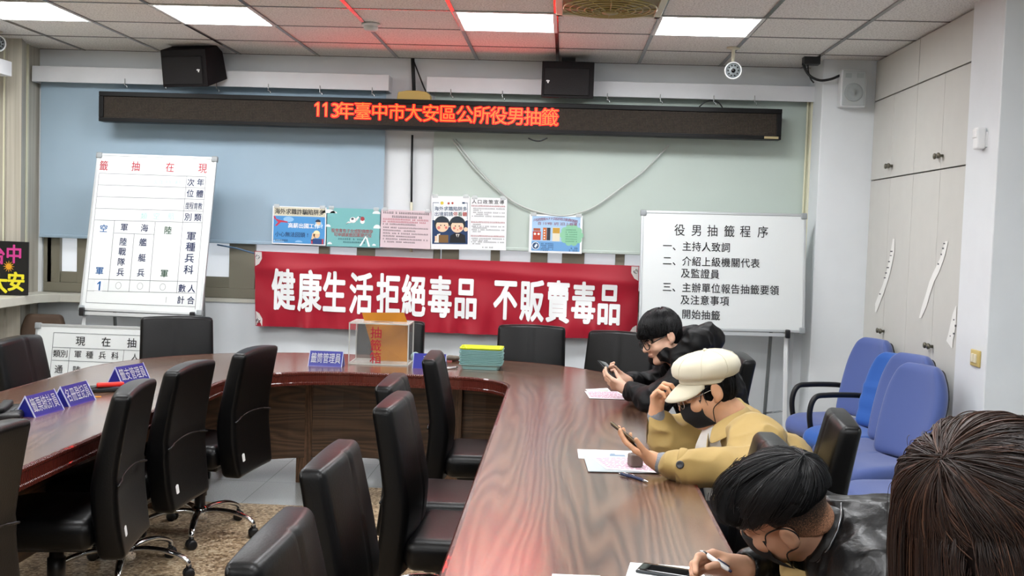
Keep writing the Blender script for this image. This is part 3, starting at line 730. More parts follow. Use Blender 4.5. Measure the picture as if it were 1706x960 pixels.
for ch, q in zip('軍種兵科', ((927,475),(923,527),(918,582),(914,638))): put(n_, ch, *c5(*q), .072, .07, .002, .018)
for t_, pts in (('軍', ((602,432),)), ('海', ((700,436),)), ('陸戰隊兵', ((597,502),(592,550),(587,600),(583,650))), ('艦艇兵', ((693,505),(688,580),(682,653)))):
    for ch, q in zip(t_, pts): put(n_, ch, *c5(*q), .056, .06, .002, .014)
LB.part('navy_lettering', n_, navy)
b_ = MB(); put(b_, '空', *c5(502, 438), .06, .06, .002, .018); put(b_, '軍', *c5(482, 643), .06, .06, .002, .018); q = c5(480, 717); flat(b_, [(q[0]-.002, q[1]-.032), (q[0]+.010, q[1]-.032), (q[0]+.010, q[1]+.034), (q[0]+.0, q[1]+.034), (q[0]-.016, q[1]+.018), (q[0]-.016, q[1]+.008), (q[0]-.002, q[1]+.017)], .0012); LB.part('blue_lettering', b_, bluel)
b_ = MB(); put(b_, '陸', *c5(814, 447), .058, .06, .002, .016); put(b_, '軍', *c5(796, 656), .058, .06, .002, .016); LB.part('green_lettering', b_, greenl)
b_ = MB(); q = c5(478, 717); rect(b_, q[0]-.028, q[1]-.044, q[0]+.028, q[1]+.044, .003); LB.part('number_card', b_, white_card)
b_ = MB()
for x, y in ((573,715),(678,718),(788,722)):
    q = c5(x, y); ring = [(q[0]+.02*math.cos(a), q[1]+.024*math.sin(a)) for a in [2*PI*i/20 for i in range(21)]]
    for i in range(20): LB.seg(b_, ring[i], ring[i+1], .004)
LB.seg(b_, c5(806, 770), c5(803, 798), .004); LB.part('pencilled_zeros', b_, greyl)
b_ = MB()
for ch, x in zip('次年93-83', (753, 782, 806, 822, 840, 855, 870)): put(b_, ch, *c5(x, 214), .036, .036, .002, 0)
for ch, x in zip('類空航', (697, 758, 830)): put(b_, ch, *c5(x, 378), .05, .055, .002, 0)
LB.part('marker_writing', b_, faint)

# low board standing behind the table
WB = Board('whiteboard', 'low whiteboard with brush lettering standing behind the table, under the tall board', at(62.5, 541, 1, 7.36)-Vector((.01, .1, .84)), at(62.5, 541, 1, 7.36)-Vector((.01, .1, .84))+Vector((1.2, 0, .004)), at(64.5, 539, 1, 7.36))
def cl1(x, y): return WB.p(x/3.691, 500+y/3.692)
b_ = MB()
for ch, x, y in zip('現在抽', (494, 652, 810), (252, 258, 264)): put(b_, ch, *cl1(x, y), .07, .07, .002, .012)
q0, q1 = cl1(652, 258), cl1(810, 264); put(b_, '籤', q1[0]+(q1[0]-q0[0]), q1[1], .07, .07, .002, .012)
for ch, x, y in zip('類別軍種兵科', (348, 394, 478, 550, 628, 706), (328, 330, 333, 337, 340, 343)): put(b_, ch, *cl1(x, y), .055, .055, .002, .008)
put(b_, '人', *cl1(828, 350), .05, .05, .002, .008); put(b_, '數', cl1(828, 350)[0]+.09, cl1(828, 350)[1], .05, .05, .002, .008)
put(b_, '通', *cl1(360, 425), .06, .062, .002, .01); put(b_, '陸', *cl1(470, 432), .06, .062, .002, .01)
WB.part('lettering', b_, blk)
g = MB(); S = lambda a, b: WB.seg(g, cl1(*a), cl1(*b), .0035)
S((330,200),(1200,232)); S((330,200),(300,520)); S((322,290),(1200,325)); S((318,370),(1200,405)); S((430,295),(412,470)); S((762,308),(752,400)); WB.part('table_rules', g, rule)

# wide board with the order of proceedings
RB = Board('whiteboard', 'wide whiteboard listing the draw procedure in black brush lettering', at(1064, 547.5, 1, 7.62), at(1340.6, 555, 1, 7.62), at(1066.6, 350.5, 1, 7.7))
def c8(x, y): return RB.p(1040+x/3.31, 330+y/3.31)
easel('white easel carrying the wide procedure whiteboard on the right', RB, mat('easel_white', 'd9dcdd'), .16, RB.w-.12, 8.02)
b_ = MB()
for ch, x, y in zip('役男抽籤程序', (306, 400, 487, 580, 668, 765), (176, 178, 180, 183, 184, 187)): put(b_, ch, *c8(x, y), .078, .088, .002, .006)
def row(t_, x0, y0, x1, y1, s=.066):
    for i, ch in enumerate(t_):
        if ch == ' ': continue
        k = i/(len(t_)-1); put(b_, ch, *c8(x0+(x1-x0)*k, y0+(y1-y0)*k), s, s*1.08, .002, .014)
row('一、主持人致詞', 238, 263, 560, 273); row('二、介紹上級機關代表', 237, 345, 722, 360); row('及監證員', 338, 414, 500, 420)
row('三、主辦單位報告抽籤要領', 236, 490, 828, 509); row('及注意事項', 336, 561, 553, 568); row('四、開始抽籤', 235, 635, 504, 648)
RB.part('lettering', b_, blk)

# black display board on the ledge
nb_r = at(45.5, 490, 1, 7.61); nb_r.z = 1.032
NB = Board('display_board', 'black board with pink and yellow lettering standing on the left ledge', nb_r+Vector((-.36, .0, .004)), nb_r, at(39.5, 403, 1, nb_r.y+.0)+Vector((-.36, .0, .004)), cat='board', edge=.005, face=mat('black_board', '0d0d0f', .4), corner=False)
def cn(x, y): return NB.p(x/3.69, 380+y/3.692)
b_ = MB(); put(b_, '中', *cn(85, 160), .125, .14, .002, .03); put(b_, '台', *cn(-20, 165), .13, .14, .002, .03); NB.part('pink_lettering', b_, mat('neon_pink', 'cc3f8f', .5))
b_ = MB(); put(b_, '安', *cn(97, 330), .135, .145, .002, .04); put(b_, '大', *cn(-12, 338), .14, .15, .002, .04); NB.part('yellow_lettering', b_, mat('neon_yellow', 'e8dc2c', .5))
b_ = MB(); q = cn(53, 237); disc(b_, q, .022, .002)
for k in range(12):
    a = k*PI/6; flat(b_, [(q[0]+.024*math.cos(a-.15), q[1]+.024*math.sin(a-.15)), (q[0]+.044*math.cos(a), q[1]+.044*math.sin(a)), (q[0]+.024*math.cos(a+.15), q[1]+.024*math.sin(a+.15))], .002)
NB.part('sun_emblem', b_, mat('sun_orange', 'e0a020', .5))

# ------------------------------------------------------------------ posters taped under the blinds
class Poster(Board):
    def __init__(s, label, TL, TR, BR, BL, y, face):
        tl, tr, br, bl = [at(*q, 1, y) for q in (TL, TR, BR, BL)]
        lo = (bl+tl)/2-(tl-bl)/2; up = ((tl-bl)+(tr-br))/2; rt = ((tr-tl)+(br-bl))/2; c = (tl+tr+br+bl)/4
        o = c-up/2-rt/2
        super().__init__('poster', label, o, o+rt, o+up, cat='poster', edge=0, face=face, back=.0055)
        s.o['group'] = 'posters under the blinds'
        for x in (.03, s.w-.03):
            tp = MB(); tp.box((x-.02, -.0005, s.h-.012), (x+.02, .004, s.h+.014)); obj('tape', tp, mat('clear_tape', 'e8ecec', .2, alpha=.45), s.o)
    def R(s, mb, x0, z0, x1, z1, y): rect(mb, x0*s.w, z0*s.h, x1*s.w, z1*s.h, y)
    def D(s, mb, x, z, r, y, sx=1.0, **k): disc(mb, (x*s.w, z*s.h), r*s.h, y, sx=sx, **k)
    def T(s, mb, txt, x, z, pitch, w, h, y, bold=.015): line(mb, txt, x*s.w, z*s.h, pitch*s.w, w*s.w, h*s.h, y, bold)
    def dashes(s, mb, x0, x1, z, h, y, seed=0, words=26):
        r = random.Random(seed); x = x0; st = (x1-x0)/words
        while x < x1-st*.5:
            if r.random() < .88:
                s.R(mb, x, z-h/2, x+st*.72, z-h*.1, y)
                s.R(mb, x+st*.1*r.random(), z+h*.12, x+st*(.45+.3*r.random()), z+h/2, y)
            x += st
def pm(name, c): return mat('print_'+name, c, .5)
def P_(s, nm, col, fn):
    mb = MB(); fn(mb); obj(nm, mb, pm(col, col), s.o, fix=False)
YP = 8.055
p = Poster('blue poster with a red plane and a cream heading band, leftmost of the taped row', (453.7, 343), (543.4, 346), (542, 409.3), (453, 406), YP, white_card)
P_(p, 'heading_band', 'd8d3bd', lambda m: p.R(m, .02, .75, .98, .98, .0035))
P_(p, 'sky', '4b93cf', lambda m: p.R(m, .02, .03, .98, .745, .0035))
P_(p, 'clouds', '8fc0e6', lambda m: (p.D(m, .3, .66, .07, .003, 2), p.D(m, .12, .05, .07, .003, 2.2, a0=0, a1=PI), p.D(m, .5, .06, .05, .003, 2, a0=0, a1=PI), p.D(m, .86, .55, .1, .003)))
P_(p, 'heading', '23262b', lambda m: p.T(m, '海外求職詐騙陷阱多', .09, .865, .103, .105, .16, .002, .018))
P_(p, 'slogan', 'f3f5f6', lambda m: p.T(m, '高薪出國工作?', .34, .5, .098, .1, .14, .002, .018))
P_(p, 'warning', '1c3560', lambda m: (p.T(m, '小心無法回頭!', .1, .26, .094, .095, .14, .002, .008), p.dashes(m, .06, .3, .1, .05, .002, 3, 8)))
P_(p, 'plane', 'c43a52', lambda m: (flat(m, [(.03*p.w, .68*p.h), (.12*p.w, .64*p.h), (.28*p.w, .6*p.h), (.29*p.w, .57*p.h), (.1*p.w, .58*p.h)], .002), flat(m, [(.12*p.w, .6*p.h), (.18*p.w, .6*p.h), (.08*p.w, .47*p.h), (.05*p.w, .48*p.h)], .0018), flat(m, [(.02*p.w, .74*p.h), (.05*p.w, .73*p.h), (.07*p.w, .66*p.h), (.03*p.w, .66*p.h)], .0018)))
P_(p, 'figure_skin', 'e8c39c', lambda m: (p.D(m, .83, .27, .085, .002), p.D(m, .86, .58, .06, .002), flat(m, [(.73*p.w, .12*p.h), (.78*p.w, .1*p.h), (.8*p.w, .3*p.h), (.75*p.w, .32*p.h)], .002)))
P_(p, 'figure_cap', 'f0e3b8', lambda m: (p.D(m, .83, .3, .09, .0015, a0=0, a1=PI)))
P_(p, 'figure_hair', '2a3346', lambda m: (p.D(m, .85, .61, .07, .0015, a0=0, a1=PI)))
P_(p, 'figure_overalls', '27477f', lambda m: p.R(m, .76, .03, .93, .17, .0018))
P_(p, 'figure_sleeves', 'b23a48', lambda m: (p.R(m, .73, .03, .77, .15, .002), p.R(m, .92, .03, .96, .17, .002)))

p = Poster('teal poster with a white stork carrying a bundle', (544.6, 346), (632.5, 349), (631.7, 413), (543.7, 410), YP, pm('teal', '77b6b8'))
P_(p, 'clouds', 'e8eef0', lambda m: (p.D(m, .03, .86, .1, .0035, 1.7, a0=0, a1=PI), p.D(m, .12, .86, .06, .0035, 1.5, a0=0, a1=PI), p.D(m, .93, .88, .08, .0035, 1.3, a0=0, a1=PI), p.D(m, .95, .5, .1, .0035, a0=0, a1=PI), p.D(m, .02, .5, .07, .0035, a0=0, a1=PI), p.D(m, .06, .05, .06, .0035, a0=0, a1=PI), p.D(m, .9, .05, .05, .0035, a0=0, a1=PI)))
P_(p, 'stork', 'f4f4f2', lambda m: (p.D(m, .49, .7, .075, .003, 1.15), flat(m, [(.4*p.w, .66*p.h), (.36*p.w, .6*p.h), (.5*p.w, .64*p.h)], .003), flat(m, [(.53*p.w, .72*p.h), (.58*p.w, .79*p.h), (.61*p.w, .81*p.h), (.61*p.w, .78*p.h), (.56*p.w, .68*p.h)], .003), p.D(m, .67, .67, .06, .0028)))
P_(p, 'bundle', 'a8454a', lambda m: (p.D(m, .67, .74, .055, .0025),))
P_(p, 'wing_tips', '4a5560', lambda m: (p.D(m, .48, .73, .03, .0025, 1.2), flat(m, [(.6*p.w, .81*p.h), (.66*p.w, .79*p.h), (.6*p.w, .78*p.h)], .0024), flat(m, [(.36*p.w, .6*p.h), (.42*p.w, .63*p.h), (.37*p.w, .585*p.h)], .0024)))
P_(p, 'headline', 'a8565c', lambda m: (p.T(m, '役男育有子女或配偶懷孕', .12, .415, .072, .074, .11, .002, .008), p.T(m, '可申請家庭因素替代役', .17, .31, .072, .074, .11, .002, .008)))
P_(p, 'small_print', '3f6c74', lambda m: (p.dashes(m, .22, .78, .2, .04, .002, 1, 14), p.dashes(m, .24, .74, .12, .04, .002, 2, 13)))
P_(p, 'painted_glare', 'eff6f6', lambda m: (flat(m, [(.62*p.w, .03*p.h), (.66*p.w, .03*p.h), (.75*p.w, .28*p.h), (.74*p.w, .3*p.h)], .0012), flat(m, [(.74*p.w, .26*p.h), (.77*p.w, .26*p.h), (.83*p.w, .02*p.h), (.79*p.w, .02*p.h)], .0012)))  # glare on the sheet, painted as two pale slanting streaks

p = Poster('pale pink notice sheet with rows of dense print, on the pier between the blinds', (635, 349), (718, 351.6), (717, 416), (632.5, 411.4), YP, pm('pink', 'dcc8ce'))
P_(p, 'print', '4a4046', lambda m: (p.dashes(m, .04, .96, .92, .05, .003, 1, 26), p.dashes(m, .15, .86, .82, .05, .003, 2, 20), p.dashes(m, .04, .7, .62, .04, .003, 5, 24), *[p.dashes(m, .05, .95-.25*(k % 2), .53-.075*k, .035, .003, 10+k, 30-8*(k % 2)) for k in range(6)]))
P_(p, 'red_print', 'b04a5a', lambda m: (p.dashes(m, .04, .95, .75, .04, .003, 3, 28), p.dashes(m, .04, .93, .685, .04, .003, 4, 28)))

p = Poster('white poster with two cartoon officers under a bold heading', (719, 326.3), (783.6, 327.6), (782, 415.7), (718, 415.7), YP, white_card)
P_(p, 'ground', '1d3a63', lambda m: p.R(m, .03, .1, .95, .55, .0038))
P_(p, 'inner_ground', 'e9edf0', lambda m: flat(m, [(.05*p.w, .56*p.h), (.35*p.w, .42*p.h), (.62*p.w, .42*p.h), (.95*p.w, .56*p.h), (.95*p.w, .88*p.h), (.05*p.w, .88*p.h)], .0035))
P_(p, 'frame_lines', '2d4a72', lambda m: (p.R(m, .04, .87, .2, .88, .003), p.R(m, .8, .87, .94, .88, .003), p.R(m, .04, .56, .05, .88, .003), p.R(m, .93, .56, .94, .88, .003), p.R(m, .03, .1, .95, .12, .003)))
P_(p, 'heading', '1f4568', lambda m: (p.T(m, '海外求職陷阱多', .14, .765, .122, .122, .085, .003, .02), p.T(m, '出境前請', .14, .665, .122, .122, .085, .003, .02), p.R(m, .8, .86, .87, .89, .003)))
P_(p, 'red_heading', 'b0463c', lambda m: (p.T(m, '停', .628, .665, .122, .122, .085, .003, .02), p.T(m, '聽', .872, .665, .122, .122, .085, .0022, .02), p.D(m, .45, .865, .022, .003), p.D(m, .55, .87, .02, .003)))
P_(p, 'green_heading', '3a5a3c', lambda m: p.T(m, '看', .75, .665, .122, .122, .085, .003, .02))
P_(p, 'yellow_badge', 'd8c040', lambda m: p.D(m, .28, .87, .03, .003))
P_(p, 'hair', '22262e', lambda m: (p.D(m, .28, .485, .14, .0032, 1.05), p.D(m, .68, .48, .145, .0032, 1.05)))
P_(p, 'faces', 'f0cdb0', lambda m: (p.D(m, .29, .44, .115, .0028, 1.05), p.D(m, .68, .43, .115, .0028, 1.05), p.D(m, .9, .38, .04, .0028), p.R(m, .1, .15, .16, .25, .0028)))
P_(p, 'fringes', '24303c', lambda m: (p.D(m, .28, .49, .125, .0024, 1.1, a0=.1, a1=PI-.1), p.D(m, .68, .485, .125, .0024, 1.1, a0=.1, a1=PI-.1)))
P_(p, 'cheeks', 'd97f72', lambda m: (p.D(m, .2, .405, .03, .0022), p.D(m, .39, .41, .025, .0022), p.D(m, .6, .4, .025, .0022), p.D(m, .77, .4, .03, .0022), p.D(m, .69, .37, .012, .002)))
P_(p, 'eyes', '1a1a1c', lambda m: [p.D(m, x, z, .012, .002) for x, z in ((.25, .45), (.35, .45), (.63, .44), (.73, .44))])
P_(p, 'vest', '7a5a32', lambda m: p.R(m, .2, .125, .45, .27, .0028))
P_(p, 'shirt', 'e6e2d8', lambda m: (flat(m, [(.08*p.w, .125*p.h), (.2*p.w, .125*p.h), (.24*p.w, .3*p.h), (.16*p.w, .28*p.h)], .003), flat(m, [(.64*p.w, .29*p.h), (.74*p.w, .29*p.h), (.69*p.w, .2*p.h)], .0024)))
P_(p, 'uniform', '15171d', lambda m: (flat(m, [(.48*p.w, .125*p.h), (.9*p.w, .125*p.h), (.88*p.w, .27*p.h), (.76*p.w, .31*p.h), (.62*p.w, .31*p.h), (.5*p.w, .26*p.h)], .0028), p.R(m, .675, .14, .705, .28, .002)))

p = Poster('white text notice with a bold heading beside the cartoon officers', (783, 328.7), (843.7, 330.3), (843, 417.3), (782, 416), YP+.004, white_card)
P_(p, 'heading', '33353a', lambda m: p.T(m, '人口政策宣導', .1, .92, .152, .13, .085, .003, .018))
P_(p, 'red_print', 'a0474e', lambda m: [p.dashes(m, .03, .96, z, .028, .003, 7, 22) for z in (.84, .53, .265)])
P_(p, 'print', '6e7074', lambda m: [p.dashes(m, .05+.03*(k % 2), (.95, .3, .95, .5)[k % 4], z, .022, .003, 20+k, (30, 8, 30, 15)[k % 4]) for k, z in enumerate((.79, .755, .715, .68, .645, .485, .45, .42, .385, .35, .215, .18, .15, .115))])
P_(p, 'footer', '3a3a3c', lambda m: (p.dashes(m, .35, .65, .05, .02, .003, 5, 8),))

p = Poster('light blue poster with three phone screens and a green cloud bubble', (882.5, 357), (970, 359.6), (969.5, 423), (880, 420.5), YP, white_card)
P_(p, 'ground', 'a7c8e6', lambda m: p.R(m, .05, .05, .96, .96, .0038))
P_(p, 'lower_ground', '6fa3d6', lambda m: p.R(m, .05, .05, .96, .3, .0034))
def arc(m):
    for i, ch in enumerate('戶役政管家APP兵役訊息主動通知服務'):
        k = i/18; put(m, ch, (.1+.83*k)*p.w, (.85+.24*k-.24*k*k-.02*k)*p.h, .056*p.w, .085*p.h, .003, .01)
    p.T(m, '自109年3月2日上線囉!', .19, .77, .075, .072, .09, .003, .01)
P_(p, 'headline', '8a4a68', arc)
P_(p, 'red_screen', 'b8432f', lambda m: p.R(m, .07, .33, .22, .56, .003))
P_(p, 'red_screen_tops', 'a85a40', lambda m: p.R(m, .08, .57, .21, .64, .003))
P_(p, 'orange_screen', 'c97034', lambda m: p.R(m, .26, .33, .33, .66, .003))
P_(p, 'dark_screen', '33363c', lambda m: p.R(m, .335, .33, .4, .66, .003))
P_(p, 'cream_screen', 'e4dcc6', lambda m: p.R(m, .44, .31, .58, .67, .003))
P_(p, 'gold_patch', 'c69a3c', lambda m: (p.R(m, .445, .52, .575, .66, .0025),))
P_(p, 'white_marks', 'f2f2f0', lambda m: (p.D(m, .11, .49, .03, .0025), p.D(m, .18, .49, .03, .0025), *[p.D(m, .29, .38+.07*k, .018, .0025) for k in range(4)], p.D(m, .13, .18, .1, .003)))
P_(p, 'bubble', '8fc9a6', lambda m: (p.D(m, .8, .48, .22, .003, 1.25), *[p.D(m, .8+.16*math.cos(a), .48+.2*math.sin(a), .09, .0031) for a in [i*PI/5 for i in range(10)]]))
P_(p, 'bubble_print', '4b8a68', lambda m: [p.dashes(m, .69, .91, .62-.06*k, .025, .002, 40+k, 9) for k in range(6)])
P_(p, 'badge', '2c4d74', lambda m: (p.D(m, .13, .18, .085, .0025), ))
P_(p, 'badge_phone', 'dfe8f0', lambda m: flat(m, [(.1*p.w, .16*p.h), (.13*p.w, .12*p.h), (.17*p.w, .2*p.h), (.14*p.w, .24*p.h)], .002))
P_(p, 'small_print', '2f4f78', lambda m: [p.dashes(m, .23, .47-.1*(k == 4), .24-.045*k, .03, .003, 60+k, 9) for k in range(5)]+[p.dashes(m, .76, .93, .14-.06*k, .045, .003, 70+k, 5) for k in range(2)])

# ------------------------------------------------------------------ red banner
YB = 8.03
bTL, bTR, bBR, bBL = at(425, 418, 1, YB), at(1065, 443, 1, YB), at(1061, 567, 1, YB), at(426, 543, 1, YB)
def ripple(s, t):
    d = .010*math.sin(s*21+2*t)*t*t+.009*math.sin(s*47+1.2*math.sin(s*9))*t**2+.006*math.sin(s*83+t*4+math.sin(s*30))*t**1.5
    d += .012*math.exp(-((s-t*.25-.01)*11)**2)*(1-t)+.010*math.exp(-((s-t*.12-.03)*20)**2)+.012*math.exp(-((1-s-t*.2)*10)**2)*math.sin(t*9)
    d += .010*math.exp(-((t-.12-.25*abs(s-.5))*14)**2)+.006*math.sin(s*31-t*7)*math.sin(t*PI)
    d += .012*math.sin(s*88+2*math.sin(s*13))*max(0, (t-.68)/.32)**1.3+.006*math.sin(s*150)*max(0, (t-.75)/.25)
    return -d
def bpt(s, t, off=0.0):
    a = bTL.lerp(bTR, s); b_ = bBL.lerp(bBR, s); q = a.lerp(b_, t)
    q.z -= .012*math.sin(PI*s)*(1-t)*.5; q.y += ripple(s, t)-off
    return q
bo = (bTL+bTR+bBR+bBL)/4
bm_ = MB(); NX, NZ = 180, 36
for i in range(NX+1):
    for j in range(NZ+1): bm_.v.append(bpt(i/NX, j/NZ)-bo)
for i in range(NX):
    for j in range(NZ): bm_.f.append((i*(NZ+1)+j, i*(NZ+1)+j+1, (i+1)*(NZ+1)+j+1, (i+1)*(NZ+1)+j))
ban = obj('banner', bm_, mat('red_satin', 'a30d27', .42, sheen=.3, spec=.4), smooth=True, loc=bo)
tag(ban, 'long red cloth banner with bold white lettering under the posters', 'banner')
let = MB()
def bput(ch, u, v, w, h):
    vs, fs = glyph_fine(ch, .036); p0 = at(u, v, 1, YB)
    k = len(let.v)
    for (x, y, li) in vs:
        X = p0.x+(x-.5)*w; Z = p0.z+(y-.38)*h-(x-.5)*w*.012
        s = (X-bTL.x)/(bTR.x-bTL.x); a = bTL.lerp(bTR, s).z; b_ = bBL.lerp(bBR, s).z
        q = Vector((X, YB+ripple(s, (a-Z)/(a-b_))-.006-.0001*li, Z)); let.v.append(q-bo)
    for f in fs: let.f.append(tuple(i+k for i in f))
for ch, u, v in zip('健康生活拒絕毒品', (473, 516.5, 557.5, 602, 647.5, 689.5, 733, 776), (482, 485, 487, 488.5, 490.5, 492.5, 494.5, 496.5)): bput(ch, u, v, .182, .325)
for ch, u, v in zip('不販賣毒品', (842, 886, 929.5, 972, 1014.5), (498, 501, 502.5, 504.5, 506.5)): bput(ch, u, v, .182, .325)
obj('lettering', let, mat('white_print', 'f3f4f4', .5), ban, fix=False)
for s0, t0, sx, tz in ((0, 0, 1, 1), (1, 0, -1, 1), (0, 1, 1, -1), (1, 1, -1, -1)):
    pt = MB(); gm = MB(); pts = [bpt(s0+sx*.002, t0+tz*.01, .003), bpt(s0+sx*.02, t0+tz*.01, .003), bpt(s0+sx*.02, t0+tz*.1, .003), bpt(s0+sx*.012, t0+tz*.17, .003), bpt(s0+sx*.002, t0+tz*.2, .003)]
    pt.add([q-bo for q in pts], [(0, 1, 2, 3, 4)])
    c = bpt(s0+sx*.009, t0+tz*.075, .005)-bo
    gm.tube([c+Vector((.014*math.cos(a), 0, .014*math.sin(a))) for a in [2*PI*i/14 for i in range(14)]], .004, 6, closed=True, upv=(0, 1, 0))
    pt = obj('corner_patch', pt, mat('corner_canvas', 'd9d2cf', .6), ban); obj('grommet', gm, steel, pt, smooth=True)
cd = MB(); cd.tube([at(362, 408, 1, 8.05), at(395, 414, 1, 8.03), at(430, 424, 1, 8.02)], .006, 6)
tag(obj('blue_string', cd, mat('blue_cord', '54708c', .6), smooth=True), 'thin blue cord tied to the upper left corner of the banner', 'cord')

# ------------------------------------------------------------------ conference table
TZ = .755
def corner(cx, cy, r, a0, a1, n): return [(cx+r*math.cos(a0+(a1-a0)*i/n), cy+r*math.sin(a0+(a1-a0)*i/n)) for i in range(n+1)]
XO, XI, XLI, XLO, YI, YO = .487, -.27, -1.83, -2.70, 6.27, 7.13
def seg(a, b, n): return [(a[0]+(b[0]-a[0])*i/n, a[1]+(b[1]-a[1])*i/n) for i in range(n+1)]
RO, LO, RI, LI = 1.1, 1.2, .34, .6
outer = seg((XO, .9), (XO, YO-RO), 20) + corner(XO-RO, YO-RO, RO, 0, PI/2, 14)[1:] + seg((XO-RO, YO), (XLO+LO, YO), 14)[1:] + corner(XLO+LO, YO-LO, LO, PI/2, PI, 14)[1:] + seg((XLO, YO-LO), (XLO, 1.6), 20)[1:]
inner = seg((XI, .9), (XI, YI-RI), 20) + corner(XI-RI, YI-RI, RI, 0, PI/2, 14)[1:] + seg((XI-RI, YI), (XLI+LI, YI), 14)[1:] + corner(XLI+LI, YI-LI, LI, PI/2, PI, 14)[1:] + seg((XLI, YI-LI), (XLI, 1.6), 20)[1:]
tab = thing('conference_table', 'long U-shaped wooden conference table with reddish edge', 'table', (-1.1, 6.7, 0))
TO = Vector((-1.1, 6.7, 0))
walnut = wood('table_walnut', '3a261c', '5e4232', '7d5e4a', su=.35, sv=11.0, rough=.26, spec=.6, coat=.75)
tp = MB(); tp.uv = []; NV = 6; arc_l = 0
for i in range(len(outer)):
    o_ = Vector((*outer[i], 0)); n_ = Vector((*inner[i], 0))
    if i: arc_l += (((o_+n_)-(Vector((*outer[i-1], 0))+Vector((*inner[i-1], 0))))/2).length
    for j in range(NV+1):
        q = o_.lerp(n_, j/NV); tp.v.append(Vector((q.x, q.y, TZ))-TO); tp.uv.append((arc_l, (q-o_).length))
n0 = len(outer)
for i in range(n0-1):
    for j in range(NV): tp.f.append((i*(NV+1)+j, i*(NV+1)+j+1, (i+1)*(NV+1)+j+1, (i+1)*(NV+1)+j))
m0 = len(tp.v)
for k in range(m0): tp.v.append(tp.v[k]-Vector((0, 0, .03))); tp.uv.append(tp.uv[k])
for f in list(tp.f): tp.f.append(tuple(m0+i for i in reversed(f)))
obj('tabletop', tp, walnut, tab)
# moulded edge band with fine fluting
em = bpy.data.materials.new('edge_mahogany'); em.use_nodes = True; nt = em.node_tree; b = nt.nodes['Principled BSDF']
b.inputs['Base Color'].default_value = lin('57231b'); b.inputs['Roughness'].default_value = .25; b.inputs['Coat Weight'].default_value = .4
uvn = N(nt, 'ShaderNodeTexCoord'); wv = N(nt, 'ShaderNodeTexWave', Scale=28.0); nt.links.new(uvn.outputs['UV'], wv.inputs['Vector'])
bp = N(nt, 'ShaderNodeBump', Strength=.6, Distance=.004); nt.links.new(wv.outputs['Fac'], bp.inputs['Height']); nt.links.new(bp.outputs['Normal'], b.inputs['Normal'])
def sweep(path, prof, closed_prof=False):
    """sweep a profile (outward offset, z) along a plan path; returns MB with uv"""
    mb = MB(); mb.uv = []; n = len(path); al = 0
    for i in range(n):
        a = Vector(path[max(0, i-1)]); b_ = Vector(path[min(n-1, i+1)]); t = (b_-a).normalized(); nn = Vector((-t.y, t.x))
        if i: al += (Vector(path[i])-Vector(path[i-1])).length
        for d, z in prof:
            q = Vector(path[i])+nn*d; mb.v.append(Vector((q.x, q.y, z))-TO); mb.uv.append((al, z))
    m = len(prof)
    for i in range(n-1):
        for j in range(m if closed_prof else m-1):
            j2 = (j+1) % m; mb.f.append((i*m+j, i*m+j2, (i+1)*m+j2, (i+1)*m+j))
    return mb
prof = [(-.004, TZ), (.006, TZ+.001), (.012, TZ-.006), (.012, TZ-.016), (.006, TZ-.022), (.006, TZ-.06), (.01, TZ-.064), (.01, TZ-.078), (-.02, TZ-.08), (-.02, TZ-.03)]
obj('edge_band', sweep(inner, prof, True), em, tab, smooth=False)
obj('edge_band', sweep(outer, [(-d, z) for d, z in prof], True), em, tab, smooth=False)
ends = MB()
for (xa, xb, y) in ((XI, XO, .9), (XLO, XLI, 1.6)): ends.box(Vector((xa-.01, y-.012, TZ-.08))-TO, Vector((xb+.01, y+.005, TZ+.001))-TO)
obj('edge_band', ends, em, tab, bevel=.004)
# modesty panels and posts
pan_w = wood('panel_walnut', '33241a', '4d3727', '6b4f39', su=.5, sv=13, rough=.4)
def inset(path, d): 
    out = []
    n = len(path)
    for i in range(n):
        a = Vector(path[max(0, i-1)]); b_ = Vector(path[min(n-1, i+1)]); t = (b_-a).normalized(); nn = Vector((-t.y, t.x)); out.append(tuple(Vector(path[i])-nn*d))
    return out
ipath = inset(inner, .40)
obj('modesty_panel', sweep(ipath, [(0, .16), (0, TZ-.03), (-.018, TZ-.03), (-.018, .16)], True), pan_w, tab)
for u, v, dp in ((509, 700, None), (757, 690, None), (85, 840, None)):
    if u == 85: c = Vector((XLI-.38, 3.9, 0)); s2 = (.03, .05)
    else: c = Vector((at(u, v, 1, 6.64).x, 6.64, 0)); s2 = (.048, .03)
    obj('post', MB().box(c-TO-Vector((s2[0], s2[1], 0)), c-TO+Vector((s2[0], s2[1], TZ-.03))), wood('post_walnut', '3c2a1d', '5a412e', '765640', 'Object', 9, 1.2, .4), tab, bevel=.003)
for c in ((.1, 1.1), (.1, 3.4), (.1, 5.6), (-2.25, 1.8), (-2.25, 5.9)):
    obj('post', MB().box(Vector((c[0]-.05, c[1]-.05, 0))-TO, Vector((c[0]+.05, c[1]+.05, TZ-.03))-TO), wood('post_walnut', '3c2a1d', '5a412e', '765640'), tab)

